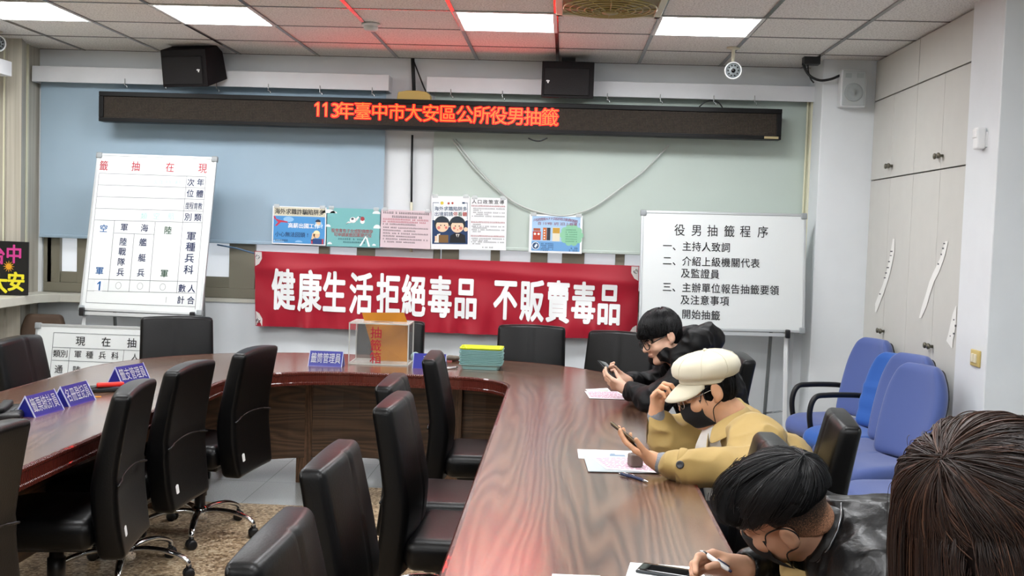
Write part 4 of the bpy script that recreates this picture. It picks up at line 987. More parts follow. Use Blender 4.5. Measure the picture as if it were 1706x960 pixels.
# ------------------------------------------------------------------ things on the table
plate_m = mat('plate_blue', '1c2080', .35); 
def name_plate(label, text, c, rz, w=.2):
    t = thing('name_plate', label, 'name plate', c, rz, 'blue name plates on the table')
    b_ = MB(); b_.prism([(-.05, 0), (.05, 0), (.046, .004), (0, .088), (-.046, .004)], 0, -w/2, w/2)
    obj('card', b_, [plate_m], t)
    e = MB()
    for s in (-1, 1):
        x0 = s*w/2
        e.prism([(-.052, 0), (-.045, 0), (0, .082), (.045, 0), (.052, 0), (0, .092)], 0, x0-.0015, x0+.0015)
    obj('clear_edge', e, mat('plate_edge', 'b9bfdd', .3), t)
    l = MB(); n = len(text); pt = min(.9/n, .21)*w
    for i, ch in enumerate(text): put(l, ch, (i-(n-1)/2)*pt, .048, pt*1.0, .062, 0, .008)
    for q in l.v:
        z = q.z; q.y = -(.046*(1-(z-.004)/.084))-.0016; 
    obj('lettering', l, white_pl, t, fix=False)
    return t
name_plate('blue name plate with white lettering on the back arm, left of the clear ballot box', '籤筒管理員', at(544, 609, 2, TZ), 0, .205)
name_plate('blue name plate partly hidden by a chair back, beside the tray stack', '司儀', at(716, 613, 2, TZ), 0, .2)
name_plate('blue name plate on the left arm nearest the photographer, beside a black phone', '籤票統計員', at(66, 688, 2, TZ), PI/2-.1, .22)
name_plate('blue name plate on the left arm, middle one of three', '名冊登記員', at(122, 671, 2, TZ), PI/2-.1, .22)
name_plate('blue name plate on the left arm farthest back, beside the red stapler', '籤支管理員', at(215, 636, 2, TZ), PI/2-.3, .22)

# clear ballot box
xa, xb = at(581, 606, 1, 6.63).x, at(679, 609, 1, 6.63).x
bw_ = xb-xa; bd_ = .26; bh = .255
bx = thing('ballot_box', 'clear acrylic ballot box with red characters on the back arm', 'box', ((xa+xb)/2, 6.63, TZ+.001), .02)
acr = mat('acrylic', 'eef3f3', .05, alpha=.04); edge_m = mat('acrylic_edge', 'd6d8d2', .25, alpha=.75)
th = .004
def pane(nm, lo, hi): obj(nm, MB().box(lo, hi), acr, bx)
h2 = bw_/2
pane('front_pane', (-h2, 0, 0), (h2, th, bh)); pane('back_pane', (-h2, bd_-th, 0), (h2, bd_, bh)); pane('side_pane', (-h2, th, 0), (-h2+th, bd_-th, bh)); pane('side_pane', (h2-th, th, 0), (h2, bd_-th, bh))
obj('base_pane', MB().box((-h2, 0, 0), (h2, bd_, .004)), mat('acrylic_frost', 'd8d4cc', .2, alpha=.5), bx)
tpn = MB(); hole = [(.075*math.cos(a), bd_*.5+.05*math.sin(a)) for a in [2*PI*i/24+PI/4 for i in range(24)]]
sq = []
for i in range(24):
    a = 2*PI*i/24+PI/4; k = max(abs(math.cos(a)), abs(math.sin(a))); sq.append((h2*math.cos(a)/k, bd_/2+bd_/2*math.sin(a)/k))
for z in (bh, bh+th):
    for q in sq+hole: tpn.v.append(Vector((q[0], q[1], z)))
for i in range(24):
    j = (i+1) % 24
    tpn.f += [(48+i, 48+j, 72+j, 72+i), (i, 24+i, 24+j, j), (i, j, 48+j, 48+i), (24+i, 72+i, 72+j, 24+j)]
obj('lid', tpn, mat('acrylic_frost', 'd8d4cc', .2, alpha=.5), bx)
ed = MB(); r = .0035
for x in (-h2, h2):
    for y in (0, bd_): ed.box((x-r, y-r, 0), (x+r, y+r, bh+th))
for z in (.003, bh+.001):
    for y in (0, bd_): ed.box((-h2, y-r, z-r), (h2, y+r, z+r))
    for x in (-h2, h2): ed.box((x-r, 0, z-r), (x+r, bd_, z+r))
obj('edges', ed, edge_m, bx)
l = MB()
for ch, z in zip('抽籤箱', (.202, .123, .045)): put(l, ch, -.017, z, .074, .077, -.0015, .012)
obj('lettering', l, mat('red_lettering', 'c21f2c'), bx, fix=False)
# folded amber card leaning inside the box and sticking out of the hole
am = mat('amber_card', 'b9780c', .5, var=.06, vscale=12)
o = thing('amber_paper', 'amber brown card leaning in the clear ballot box and rising above it', 'paper', ((xa+xb)/2, 6.82, TZ+.02))
cdm = MB(); 
def lp_(u, v, y): q = at(u, v, 1, y); return q-Vector(o.location)
pl = [lp_(603, 521, 6.81), lp_(673, 521, 6.81), lp_(679, 538, 6.81), lp_(679, 605, 6.83), lp_(627, 605, 6.83), lp_(614, 560, 6.81)]
cdm.add(pl+[q+Vector((0, .002, 0)) for q in pl], [(0,1,2,3,4,5), (11,10,9,8,7,6)]+[(i, i+6, (i+1) % 6+6, (i+1) % 6) for i in range(6)])
obj('card', cdm, am, o)

# stack of trays
tray_c = mat('tray_teal', '9cc9c8', .3); tray_t = mat('tray_lime', 'c6cf1e', .35)
c = at(800, 617, 2, TZ); c.y += .1; tw_, td_ = .128, .1
def tray_bm():
    mb = MB()
    def ring(hw_, hd_, z, r=.02):
        return [(sx*(hw_-r)+r*math.cos(a), sy*(hd_-r)+r*math.sin(a), z) for sx, sy, a0 in ((1,1,0), (-1,1,PI/2), (-1,-1,PI), (1,-1,3*PI/2)) for a in [a0+PI/2*i/4 for i in range(5)]]
    rs = [ring(tw_-.016, td_-.016, .0), ring(tw_-.004, td_-.004, .028), ring(tw_+.005, td_+.005, .029), ring(tw_+.005, td_+.005, .033), ring(tw_-.005, td_-.005, .033), ring(tw_-.019, td_-.019, .004)]
    n = 20
    for r_ in rs: mb.v += [Vector(q) for q in r_]
    for k in range(5):
        for i in range(n): mb.f.append((k*n+i, k*n+(i+1) % n, (k+1)*n+(i+1) % n, (k+1)*n+i))
    mb.f.append(tuple(reversed(range(n)))); mb.f.append(tuple(5*n+i for i in range(n)))
    return mb
lab = ['bottom', 'second', 'third', 'fourth', 'fifth', 'sixth', 'seventh', 'eighth', 'ninth', 'tenth', 'eleventh']
t0_ = obj('plastic_tray', tray_bm(), tray_c, loc=(c.x, c.y, TZ+.001)); tag(t0_, 'teal plastic tray, lowest of the tray stack on the table', 'tray', 'stacked plastic trays')
for k in range(1, 10): dup(t0_, (c.x+.003*math.sin(k*2.3), c.y, TZ+.001+.0098*k), label=f'teal plastic tray, {lab[k]} from the bottom of the tray stack')
t1_ = obj('plastic_tray', tray_bm(), tray_t, loc=(c.x, c.y, TZ+.001+.099)); tag(t1_, 'lime yellow plastic tray on top of the teal stack', 'tray', 'stacked plastic trays')
# bits beside the trays
q = at(688, 605, 2, TZ); tr = MB(); tr.tube([(0, .0, .03+0), (0, .03, .03)], .028, 20); tr.tube([(0, -.002, .03), (0, .032, .03)], .014, 14)
tag(obj('tape_roll', tr, mat('pale_teal_tape', 'a7c6c8', .3), loc=(q.x, q.y+.08, TZ+.001), smooth=True, bevel=0), 'pale blue tape roll standing between the ballot box and a name plate', 'tape')
q = at(750, 606, 2, TZ); gl = MB()
gl.tube([(-.05, .02, .015), (-.02, 0, .026), (.02, .01, .024), (.06, .03, .02), (.085, .06, .012)], [.012, .022, .02, .016, .006], 10, flat=.8); gl.tube([(0, .03, .012), (.04, .05, .014), (.08, .07, .012)], [.012, .012, .005], 8)
gl_o = tag(obj('work_glove', gl, mat('grey_glove', '6f675c', .8, var=.2, vscale=40), loc=(q.x, q.y+.1, TZ), smooth=True), 'crumpled grey work glove behind the name plate by the trays', 'glove')
gb = MB(); gb.tube([(.05, .025, .028), (.085, .045, .024)], [.014, .006], 8); obj('cuff', gb, mat('dark_brown_cloth', '3a2b25', .8), gl_o, smooth=True)
def pen(name, label, a, b_, body, tip, r=.0048, grp=None, cap=None):
    a, b_ = Vector(a), Vector(b_); d = b_-a; ln = d.length; M = Matrix.Translation(a) @ d.to_track_quat('Z', 'Y').to_matrix().to_4x4()
    m1 = MB(); m1.lathe([(r*.8, 0), (r, .004), (r, ln*.78)], n=12, M=M.to_3x3().to_4x4()); 
    o = thing(name, label, 'pen', a, group=grp)
    obj('barrel', m1, body, o, smooth=True)
    m2 = MB(); m2.lathe([(r, ln*.78), (r*.95, ln*.86), (r*.35, ln*.97), (.0006, ln)], n=12, M=M.to_3x3().to_4x4()); obj('tip', m2, tip, o, smooth=True)
    m3 = MB(); m3.lathe([(r*.6, -.008), (r*.6, 0)], n=10, M=M.to_3x3().to_4x4()); m3.tube([M.to_3x3() @ Vector((0, r+.002, .003)), M.to_3x3() @ Vector((0, r+.002, .035))], .0016, 6); obj('clip', m3, cap or chrome, o, smooth=True)
    return o
pen('marker_pen', 'short white marker pen lying in front of the tray stack', at(742, 614, 2, TZ+.008), at(763, 612, 2, TZ+.008), white_pl, steel, .007)
# left arm: stapler, phone, markers
q = at(184, 643, 2, TZ+.03)
sp_ = thing('stapler', 'red and black stapler lying by the far left name plate', 'stapler', (q.x, q.y, TZ), .5)
m1 = MB(); m1.rbox((0, 0, .036), (.065, .016, .011), .009, 2, warp=lambda p: (p.x, p.y, p.z+.1*max(0, p.x)*.3)); obj('arm', m1, mat('stapler_red', 'd22a22', .3), sp_, smooth=True)
m1 = MB(); m1.rbox((-.01, 0, .01), (.085, .018, .01), .006, 2); obj('base', m1, black_pl, sp_, smooth=True)
m1 = MB(); m1.tube([(.05, .0, .03), (.13, .02, .03)], .006, 8); obj('handle', m1, steel, sp_, smooth=True)
q = at(162, 652, 2, TZ)
cl_ = thing('pocket_calculator', 'small black gadget with a red stripe on the left arm of the table', 'gadget', (q.x, q.y, TZ), .9)
obj('body', MB().rbox((0, 0, .014), (.065, .03, .013), .006, 2), black_pl, cl_, smooth=True); obj('stripe', MB().box((-.02, -.031, .006), (-.016, .031, .024)), mat('stapler_red', 'd22a22'), cl_)
pen('marker_pen', 'long white marker lying behind the middle name plate', at(134, 648, 2, TZ+.01), at(165, 648, 2, TZ+.01), white_pl, white_pl, .008)
q = at(150, 662, 2, TZ); tag(obj('sticky_note', MB().box((-.05, -.012, 0), (.05, .012, .002)), mat('amber_card', 'b8811a'), loc=(q.x, q.y, TZ), rot=(0, 0, .5)), 'small amber paper slip behind the middle name plate', 'paper')
q = at(14, 692, 2, TZ)
ph = thing('telephone', 'black device at the left end beside a name plate', 'phone', (q.x, q.y, TZ), .3)
obj('body', MB().rbox((0, 0, .014), (.07, .14, .014), .01, 2), black_pl, ph, smooth=True); obj('handset', MB().rbox((-.02, 0, .036), (.022, .11, .012), .01, 2, warp=lambda p: (p.x, p.y, p.z+.35*p.y*p.y)), dark, ph, smooth=True)
kb = MB(); [kb.box((.018+.016*i, -.06+.02*j, .027), (.03+.016*i, -.046+.02*j, .031)) for i in range(3) for j in range(4)]; obj('keypad', kb, mat('key_grey', '4a4c4e', .5), ph)
# papers on the right arm
def sheet(name, label, px, m, z=.0, thick=.0012, prints=None, pm_=None, cat='paper', grp=None):
    P4 = [at(u, v, 2, TZ+.001+z) for u, v in px]; c = sum(P4, Vector())/4
    mb = MB(); mb.add([q-c for q in P4]+[q-c+Vector((0, 0, thick)) for q in P4], [(3,2,1,0), (4,5,6,7)]+[(i, (i+1) % 4, (i+1) % 4+4, i+4) for i in range(4)])
    o = obj(name, mb, m, loc=c); tag(o, label, cat, grp)
    if prints:
        k = MB(); up = Vector((0, 0, thick+.0006))
        for (s0, t0, s1, t1) in prints:
            def Q(s, t): return (P4[0].lerp(P4[1], s)).lerp(P4[3].lerp(P4[2], s), t)-c+up
            k.quad(Q(s0, t0), Q(s1, t0), Q(s1, t1), Q(s0, t1))
        obj('printing', k, pm_, o, fix=False)
    return o
pinkp = mat('pink_paper', 'eadfe6', .5); pink_ink = mat('pink_ink', 'b8608a', .6); 
def rowsp(n, seed, x0=.06, x1=.94):
    r = random.Random(seed); out = []
    for k in range(n):
        x = x0; t = .08+.86*k/n
        while x < x1-.05:
            w = r.uniform(.03, .12); out.append((x, t, min(x+w, x1), t+.4*.86/n)); x += w+r.uniform(.01, .04)
    return out
sheet('leaflet', 'pink printed leaflet before the man in the black hooded jacket', [(974, 652), (1032, 653), (1050, 666), (982, 664)], pinkp, .001, .0012, rowsp(8, 1), pink_ink, 'leaflet')
sheet('paper_sheet', 'white sheet with a coloured stripe under the far pink leaflet', [(975, 649), (1012, 647), (1020, 655), (985, 656)], white_card, 0, .001, [(.4, .5, .9, .8)], mat('print_mix', '9fb49a', .6))
sheet('paper_sheet', 'white sheet with a colour picture sticking out behind the grey folder', [(962, 749), (1060, 752), (1075, 770), (964, 764)], white_card, .0, .001, [(.5, .45, .75, .75), (.52, .35, .6, .9)], mat('print_mix2', '7d93a8', .6))
sheet('folder', 'pale grey folder beneath the pink leaflet that carries the stamp', [(972, 760), (1060, 762), (1100, 789), (980, 786)], mat('folder_grey', 'b9c4c8', .3), .002, .002, None, None, 'folder')
sheet('leaflet', 'pink printed leaflet on the grey folder under the stamp', [(984, 762), (1062, 762), (1104, 789), (1010, 782)], pinkp, .005, .0012, rowsp(11, 2), pink_ink, 'leaflet')
q = at(1058, 777, 2, TZ+.008); st_ = thing('stamp_block', 'small brown grey round-cornered block standing on the pink leaflet', 'block', (q.x, q.y, TZ+.008), .3)
obj('body', MB().rbox((0, 0, .024), (.024, .024, .024), .008, 3), mat('stamp_brown', '6e6059', .55, var=.08), st_, smooth=True); obj('top_ring', MB().lathe([(.018, .048), (.016, .05), (.0001, .0495)]), mat('stamp_top', '5c504b', .5), st_, smooth=True)
pen('ballpoint_pen', 'silver ballpoint pen lying by the folder, tip towards the camera side', at(1046, 792, 2, TZ+.006), at(1080, 803, 2, TZ+.006), mat('pen_navy', '262f52', .3), steel, .0055)
pen('ballpoint_pen', 'short dark blue pen half hidden behind the silver pen', at(1034, 790, 2, TZ+.006), at(1054, 795, 2, TZ+.006), mat('pen_navy', '262f52'), mat('pen_navy', '262f52'), .005)
sheet('paper_sheet', 'white form under the pen hand of the man bowing his head', [(1050, 938), (1160, 946), (1200, 985), (1035, 985)], white_card, 0, .0012)
q = at(1112, 957, 2, TZ); np_ = thing('smartphone', 'black smartphone lying on the white form in the foreground', 'phone', (q.x, q.y, TZ+.0025), -.35+PI/2)
obj('body', MB().rbox((0, 0, .004), (.036, .075, .004), .0035, 2), mat('phone_frame', '3a3d40', .3, metal=.6), np_, smooth=True); obj('screen', MB().rbox((0, 0, .0078), (.033, .071, .001), .0009, 1), mat('phone_glass', '0a0b0d', .06), np_, smooth=True)
sheet('paper_sheet', 'white sheet cut by the bottom edge on the table corner', [(920, 957), (1000, 960), (1010, 980), (915, 980)], white_card, 0, .001)

# ------------------------------------------------------------------ black leather meeting chairs (front towards -Y)
leather = mat('black_leather', '040405', .36, spec=.30, bump=.06, bscale=140); pip = mat('leather_piping', '060607', .4)
def yc(z):
    t = (z-.35)/.62
    return .215+(.065*((t-.42)/.58)**1.25 if t > .42 else .03*((.42-t)/.42)**1.5)
def back_warp(p):
    t = (p.z-.35)/.62; k = 1-.05*max(0, t-.45)-.16*max(0, .22-t)**1.2*3
    th = 1.0 if t < .5 else 1.0-.2*(t-.5)/.5
    bulge = .010*(1-(p.x/.235)**2)
    y = p.y*th; seam = 0
    if y < 0: y -= bulge*.8; y += .006*math.exp(-(p.x/.009)**2)
    else: y += bulge*.7+(.008 if t < .47 else 0)
    return (p.x*k, yc(p.z)+y+.012*(p.x/.235)**2, p.z+.012*(1-(p.x/.235)**2)*t)
def make_chair():
    t = thing('meeting_chair', 'x', 'chair', (0, 0, 0), group='black leather meeting chairs')
    b_ = MB(); b_.rbox((0, 0, .66), (.235, .045, .31), .024, 4, warp=back_warp, m=(22, 1, 18)); obj('backrest', b_, leather, t, smooth=True)
    s_ = MB()
    def sw_(p):
        f = max(0, -(p.y+.1)/.17); return (p.x*(1+.02*math.sin(p.y*6)), p.y, p.z-.035*f**2+.008*(1-(p.x/.24)**2)*(1 if p.z > .45 else 0))
    s_.rbox((0, -.04, .445), (.24, .235, .058), .045, 4, warp=sw_, m=(10, 10, 1)); obj('seat', s_, leather, t, smooth=True)
    # piping: rim round the back and the cover seam on the rear
    p_ = MB(); rim = []
    for i in range(41):
        a = i/40
        x, z = (-.235, .45+.5*a/.35) if a < .35 else ((-.235+.47*(a-.35)/.3, .97) if a < .65 else (.235, .95-.5*(a-.65)/.35))
        rim.append(Vector(back_warp(Vector((x*.975, .030, min(z, .95)+(.012 if .35 <= a <= .65 else 0))))))
    p_.tube(rim, .0035, 6)
    p_.tube([Vector(back_warp(Vector((x, .043, .63+.02*(1-(x/.235)**2)))))+Vector((0, .003, 0)) for x in [-.228+.456*i/16 for i in range(17)]], .0048, 6)
    obj('piping', p_, pip, t, smooth=True)
    u = MB(); u.rbox((0, .0, .375), (.12, .14, .022), .01, 2, m=(1,1,1)); u.box((-.04, .1, .36), (.04, .2, .40)); obj('mechanism', u, black_pl, t, smooth=False)
    g = MB(); g.cyl((0, 0, .11), (0, 0, .37), .027); g.cyl((0, 0, .20), (0, 0, .30), .034); obj('gas_lift', g, black_pl, t, smooth=True)
    h = MB(); h.lathe([(.03, .07), (.045, .08), (.045, .13), (.034, .145), (.0001, .146)])
    for k in range(5):
        a = 2*PI*k/5+.3; d = Vector((math.cos(a), math.sin(a), 0))
        pts = [d*.03+Vector((0, 0, .118)), d*.10+Vector((0, 0, .128)), d*.19+Vector((0, 0, .122)), d*.26+Vector((0, 0, .10)), d*.292+Vector((0, 0, .078)), d*.295+Vector((0, 0, .06))]
        h.tube(curve(pts, 4), [.021-.0004*i for i in range(21)], 8, flat=.7)
    obj('star_base', h, chrome, t, smooth=True)
    for k in range(5):
        a = 2*PI*k/5+.3; c = Vector((math.cos(a)*.295, math.sin(a)*.295, .027)); ax = Vector((math.cos(a*2.3), math.sin(a*2.3), 0))
        w = MB()
        for s2 in (-1, 1): w.tube([c+ax*s2*.008, c+ax*s2*.013, c+ax*s2*.022, c+ax*s2*.026], [.025, .027, .025, .016], 14)
        w.cyl(c+Vector((0, 0, .01)), c+Vector((0, 0, .04)), .012); obj('caster', w, black_pl, t, smooth=True)
    return t
def make_tag():
    m_ = MB(); q = [Vector(back_warp(Vector((x, .043, z))))+Vector((0, .002, 0)) for x, z in ((.13, .42), (.165, .42), (.165, .465), (.13, .465))]; m_.quad(*q); return m_
ch0 = make_chair(); used = [False]
def chair(x, y, deg, label, tagged=False):
    if not used[0]:
        used[0] = True; ch0.location = (x, y, 0); ch0.rotation_euler = (0, 0, math.radians(deg)); ch0['label'] = label; r = ch0
    else: r = dup(ch0, (x, y, 0), math.radians(deg), label=label, skip=('name_tag',))
    if tagged: obj('name_tag', make_tag(), white_card, r, fix=False)
    return r
chair(-1.98, 3.10, -86, 'black leather chair at the left end, cut by the photo edge, inside the table ring')
chair(-1.915, 4.03, -81, 'black leather chair with white tag, nearest whole one in the left inner row', True)
chair(-1.93, 4.74, -92, 'black leather chair with white tag, middle of the left inner row', True)
chair(-1.83, 5.44, -96, 'black leather chair with white tag, farthest of the left inner row', True)
chair(-.30, 2.21, 90, 'black leather chair at the bottom edge, nearest the photographer')
chair(-.35, 3.0, 89, 'black leather chair showing its seamed front, second in the right inner row')
chair(-.33, 4.0, 88, 'black leather chair with its near side edge-on, third in the right inner row')
chair(-.42, 4.53, 90, 'black leather chair mostly hidden behind the third right inner chair')
chair(-.36, 5.48, 92, 'black leather chair closest to the tray stack, inside the table ring')
for (u, v, y, dg, lb) in ((295, 535, 7.02, 22, 'black leather chair behind the table below the tall tilted whiteboard'), (652, 548, 7.34, 0, 'black leather chair behind the clear ballot box'),
                          (886, 549, 7.32, 0, 'black leather chair behind the table right of the trays'), (1036, 562, 7.08, -22, 'black leather chair behind the table corner near the man in black')):
    p = at(u, v, 1, y); a = math.radians(dg); chair(p.x+.28*math.sin(a), y-.28*math.cos(a), dg, lb)
chair(-2.83+.28, 5.49, 90, 'black leather chair outside the left arm, facing the table')
chair(1.0-.28, 5.97, -90, 'black leather chair behind the man in the black hooded jacket')
chair(.69-.28, 3.42, -90, 'black leather chair tucked in between the cream cap man and the bowed man')
chair(1.05-.28, 4.05, -97, 'black leather chair behind the man in the khaki trench coat')

chair(.98, 2.53, -90, 'black leather chair under the man bowing his head')
chair(.80, 1.42, -145, 'black leather chair under the person with long brown hair')
# small brown chair in the left corner
bc = thing('side_chair', 'brown upholstered chair in the left corner under the window ledge', 'chair', (-3.79, 7.52, 0), .05)
brn = mat('brown_fabric', '4c3b2e', .7, var=.1)
b_ = MB(); b_.rbox((0, .2, .70), (.17, .03, .19), .028, 3, warp=lambda p: (p.x*(1-.25*max(0, (p.z-.72)/.17)**2), p.y+.15*(p.z-.5), p.z)); obj('backrest', b_, brn, bc, smooth=True)
b_ = MB(); b_.rbox((0, 0, .45), (.18, .19, .035), .03, 3); obj('seat', b_, brn, bc, smooth=True)
for sx in (-1, 1):
    for sy in (-1, 1):
        l = MB(); l.tube([(sx*.18, sy*.17, .43), (sx*.2, sy*.2, 0)], .013, 8); obj('leg', l, black_pl, bc, smooth=True)
    l = MB(); l.tube([(sx*.15, .19, .43), (sx*.15, .22, .6)], .012, 8); obj('back_post', l, black_pl, bc, smooth=True)

# ------------------------------------------------------------------ blue office chairs along the cupboards
def office_chair(label, x, y, deg, colname, col, arms=True, ribs=False, low=False, top=.97):
    t = thing('office_chair', label, 'chair', (x, y, 0), math.radians(deg), 'blue office chairs by the cupboards')
    fab = mat(colname, col, .75, sheen=.3, bump=.08, bscale=500); sh = mat('shell_black', '121316', .5)
    s_ = MB()
    def sw_(p):
        k = 1-.10*max(0, (p.y-.05)/.2)
        return (p.x*k*(1-.22*max(0, -(p.y+.08)/.17)**2.2), p.y, p.z-.03*max(0, -(p.y+.1)/.15)**2+.012*(abs(p.x)/.24)**2)
    s_.rbox((0, -.03, .45), (.215, .22, .05), .048, 4, warp=sw_, m=(10, 10, 1)); obj('seat', s_, fab, t, smooth=True)
    u = MB(); u.rbox((0, -.03, .395), (.19, .2, .03), .028, 3, m=(3, 3, 1), warp=lambda p: (p.x*(1-.2*max(0, -(p.y+.08)/.17)**2), p.y, p.z)); obj('seat_shell', u, sh, t, smooth=True)
    z0 = .50; h = (top-z0)/2 if not low else .085
    def bw2(p, c=z0+h):
        v = (p.z-c)/h; k = 1-.42*max(0, v)**2.4-.22*max(0, -v)**2
        y = p.y*(1-.3*abs(v)**2)
        r = 0
        if ribs and v < .1 and p.y < 0: r = -.008*abs(math.sin((v+1)*PI*2.3))
        return (p.x*k, y+.19+.28*(p.z-z0)+.035*(p.x/.225)**2*(-1)+.02*math.cos(v*1.8)+r, p.z)
    b_ = MB(); b_.rbox((0, 0, z0+h), (.205, .045, h), .043, 4, warp=bw2, m=(12, 1, 20)); obj('backrest', b_, fab, t, smooth=True)
    b_ = MB(); b_.rbox((0, .04, z0+h), (.18, .022, h*.93), .02, 3, warp=bw2, m=(6, 1, 10)); obj('back_shell', b_, sh, t, smooth=True)
    st = MB(); st.tube(curve([(0, .05, .37), (0, .2, .375), (0, .29, .45), (0, .29, .62)], 5), .018, 8, flat=1.6); obj('back_strut', st, sh, t, smooth=True)
    if arms:
        for s in (-1,):
            a = MB(); a.tube(curve([(s*.2, -.06, .39), (s*.245, -.10, .42), (s*.25, -.13, .56), (s*.245, -.10, .66), (s*.245, .0, .675), (s*.24, .2, .67), (s*.22, .26, .66)], 6), .017, 8); obj('armrest', a, sh, t, smooth=True)
    g = MB(); g.cyl((0, 0, .1), (0, 0, .38), .026); obj('gas_lift', g, sh, t, smooth=True)
    bm2 = MB(); bm2.cyl((0, 0, .08), (0, 0, .15), .045)
    for k in range(5):
        an = 2*PI*k/5+.5; d = Vector((math.cos(an), math.sin(an), 0)); bm2.tube(curve([d*.03+Vector((0, 0, .12)), d*.15+Vector((0, 0, .125)), d*.26+Vector((0, 0, .10)), d*.31+Vector((0, 0, .065))], 4), .02, 8, flat=.8)
    obj('star_base', bm2, mat('base_grey', 'c4c6c6', .4), t, smooth=True)
    for k in range(5):
        an = 2*PI*k/5+.5; c = Vector((math.cos(an)*.31, math.sin(an)*.31, .027)); ax = Vector((math.cos(an*1.7), math.sin(an*1.7), 0)); w = MB()
        for s in (-1, 1): w.tube([c+ax*s*.008, c+ax*s*.013, c+ax*s*.022, c+ax*s*.026], [.025, .027, .025, .016], 12)
        w.cyl(c+Vector((0, 0, .01)), c+Vector((0, 0, .045)), .011); obj('caster', w, sh, t, smooth=True)
    return t
PERI = ('periwinkle_fabric', '465892'); ROY = ('royal_blue_fabric', '1a55a6')
office_chair('periwinkle blue office chair in the corner, farthest of the blue row', 1.74, 6.88, -66, *PERI, top=1.0)
office_chair('bright royal blue office chair with a ribbed backrest', 1.75, 6.42, -66, *ROY, ribs=True, top=.955)
office_chair('tall periwinkle blue office chair beside the bright blue one', 1.70, 5.97, -64, *PERI, arms=False, top=1.0)
office_chair('periwinkle blue office chair partly hidden by the white pier', 1.63, 5.60, -64, *PERI, arms=False, top=.985)
office_chair('low periwinkle blue office chair half hidden by the brown-haired person', 1.57, 4.93, -80, *PERI, arms=False, low=True)

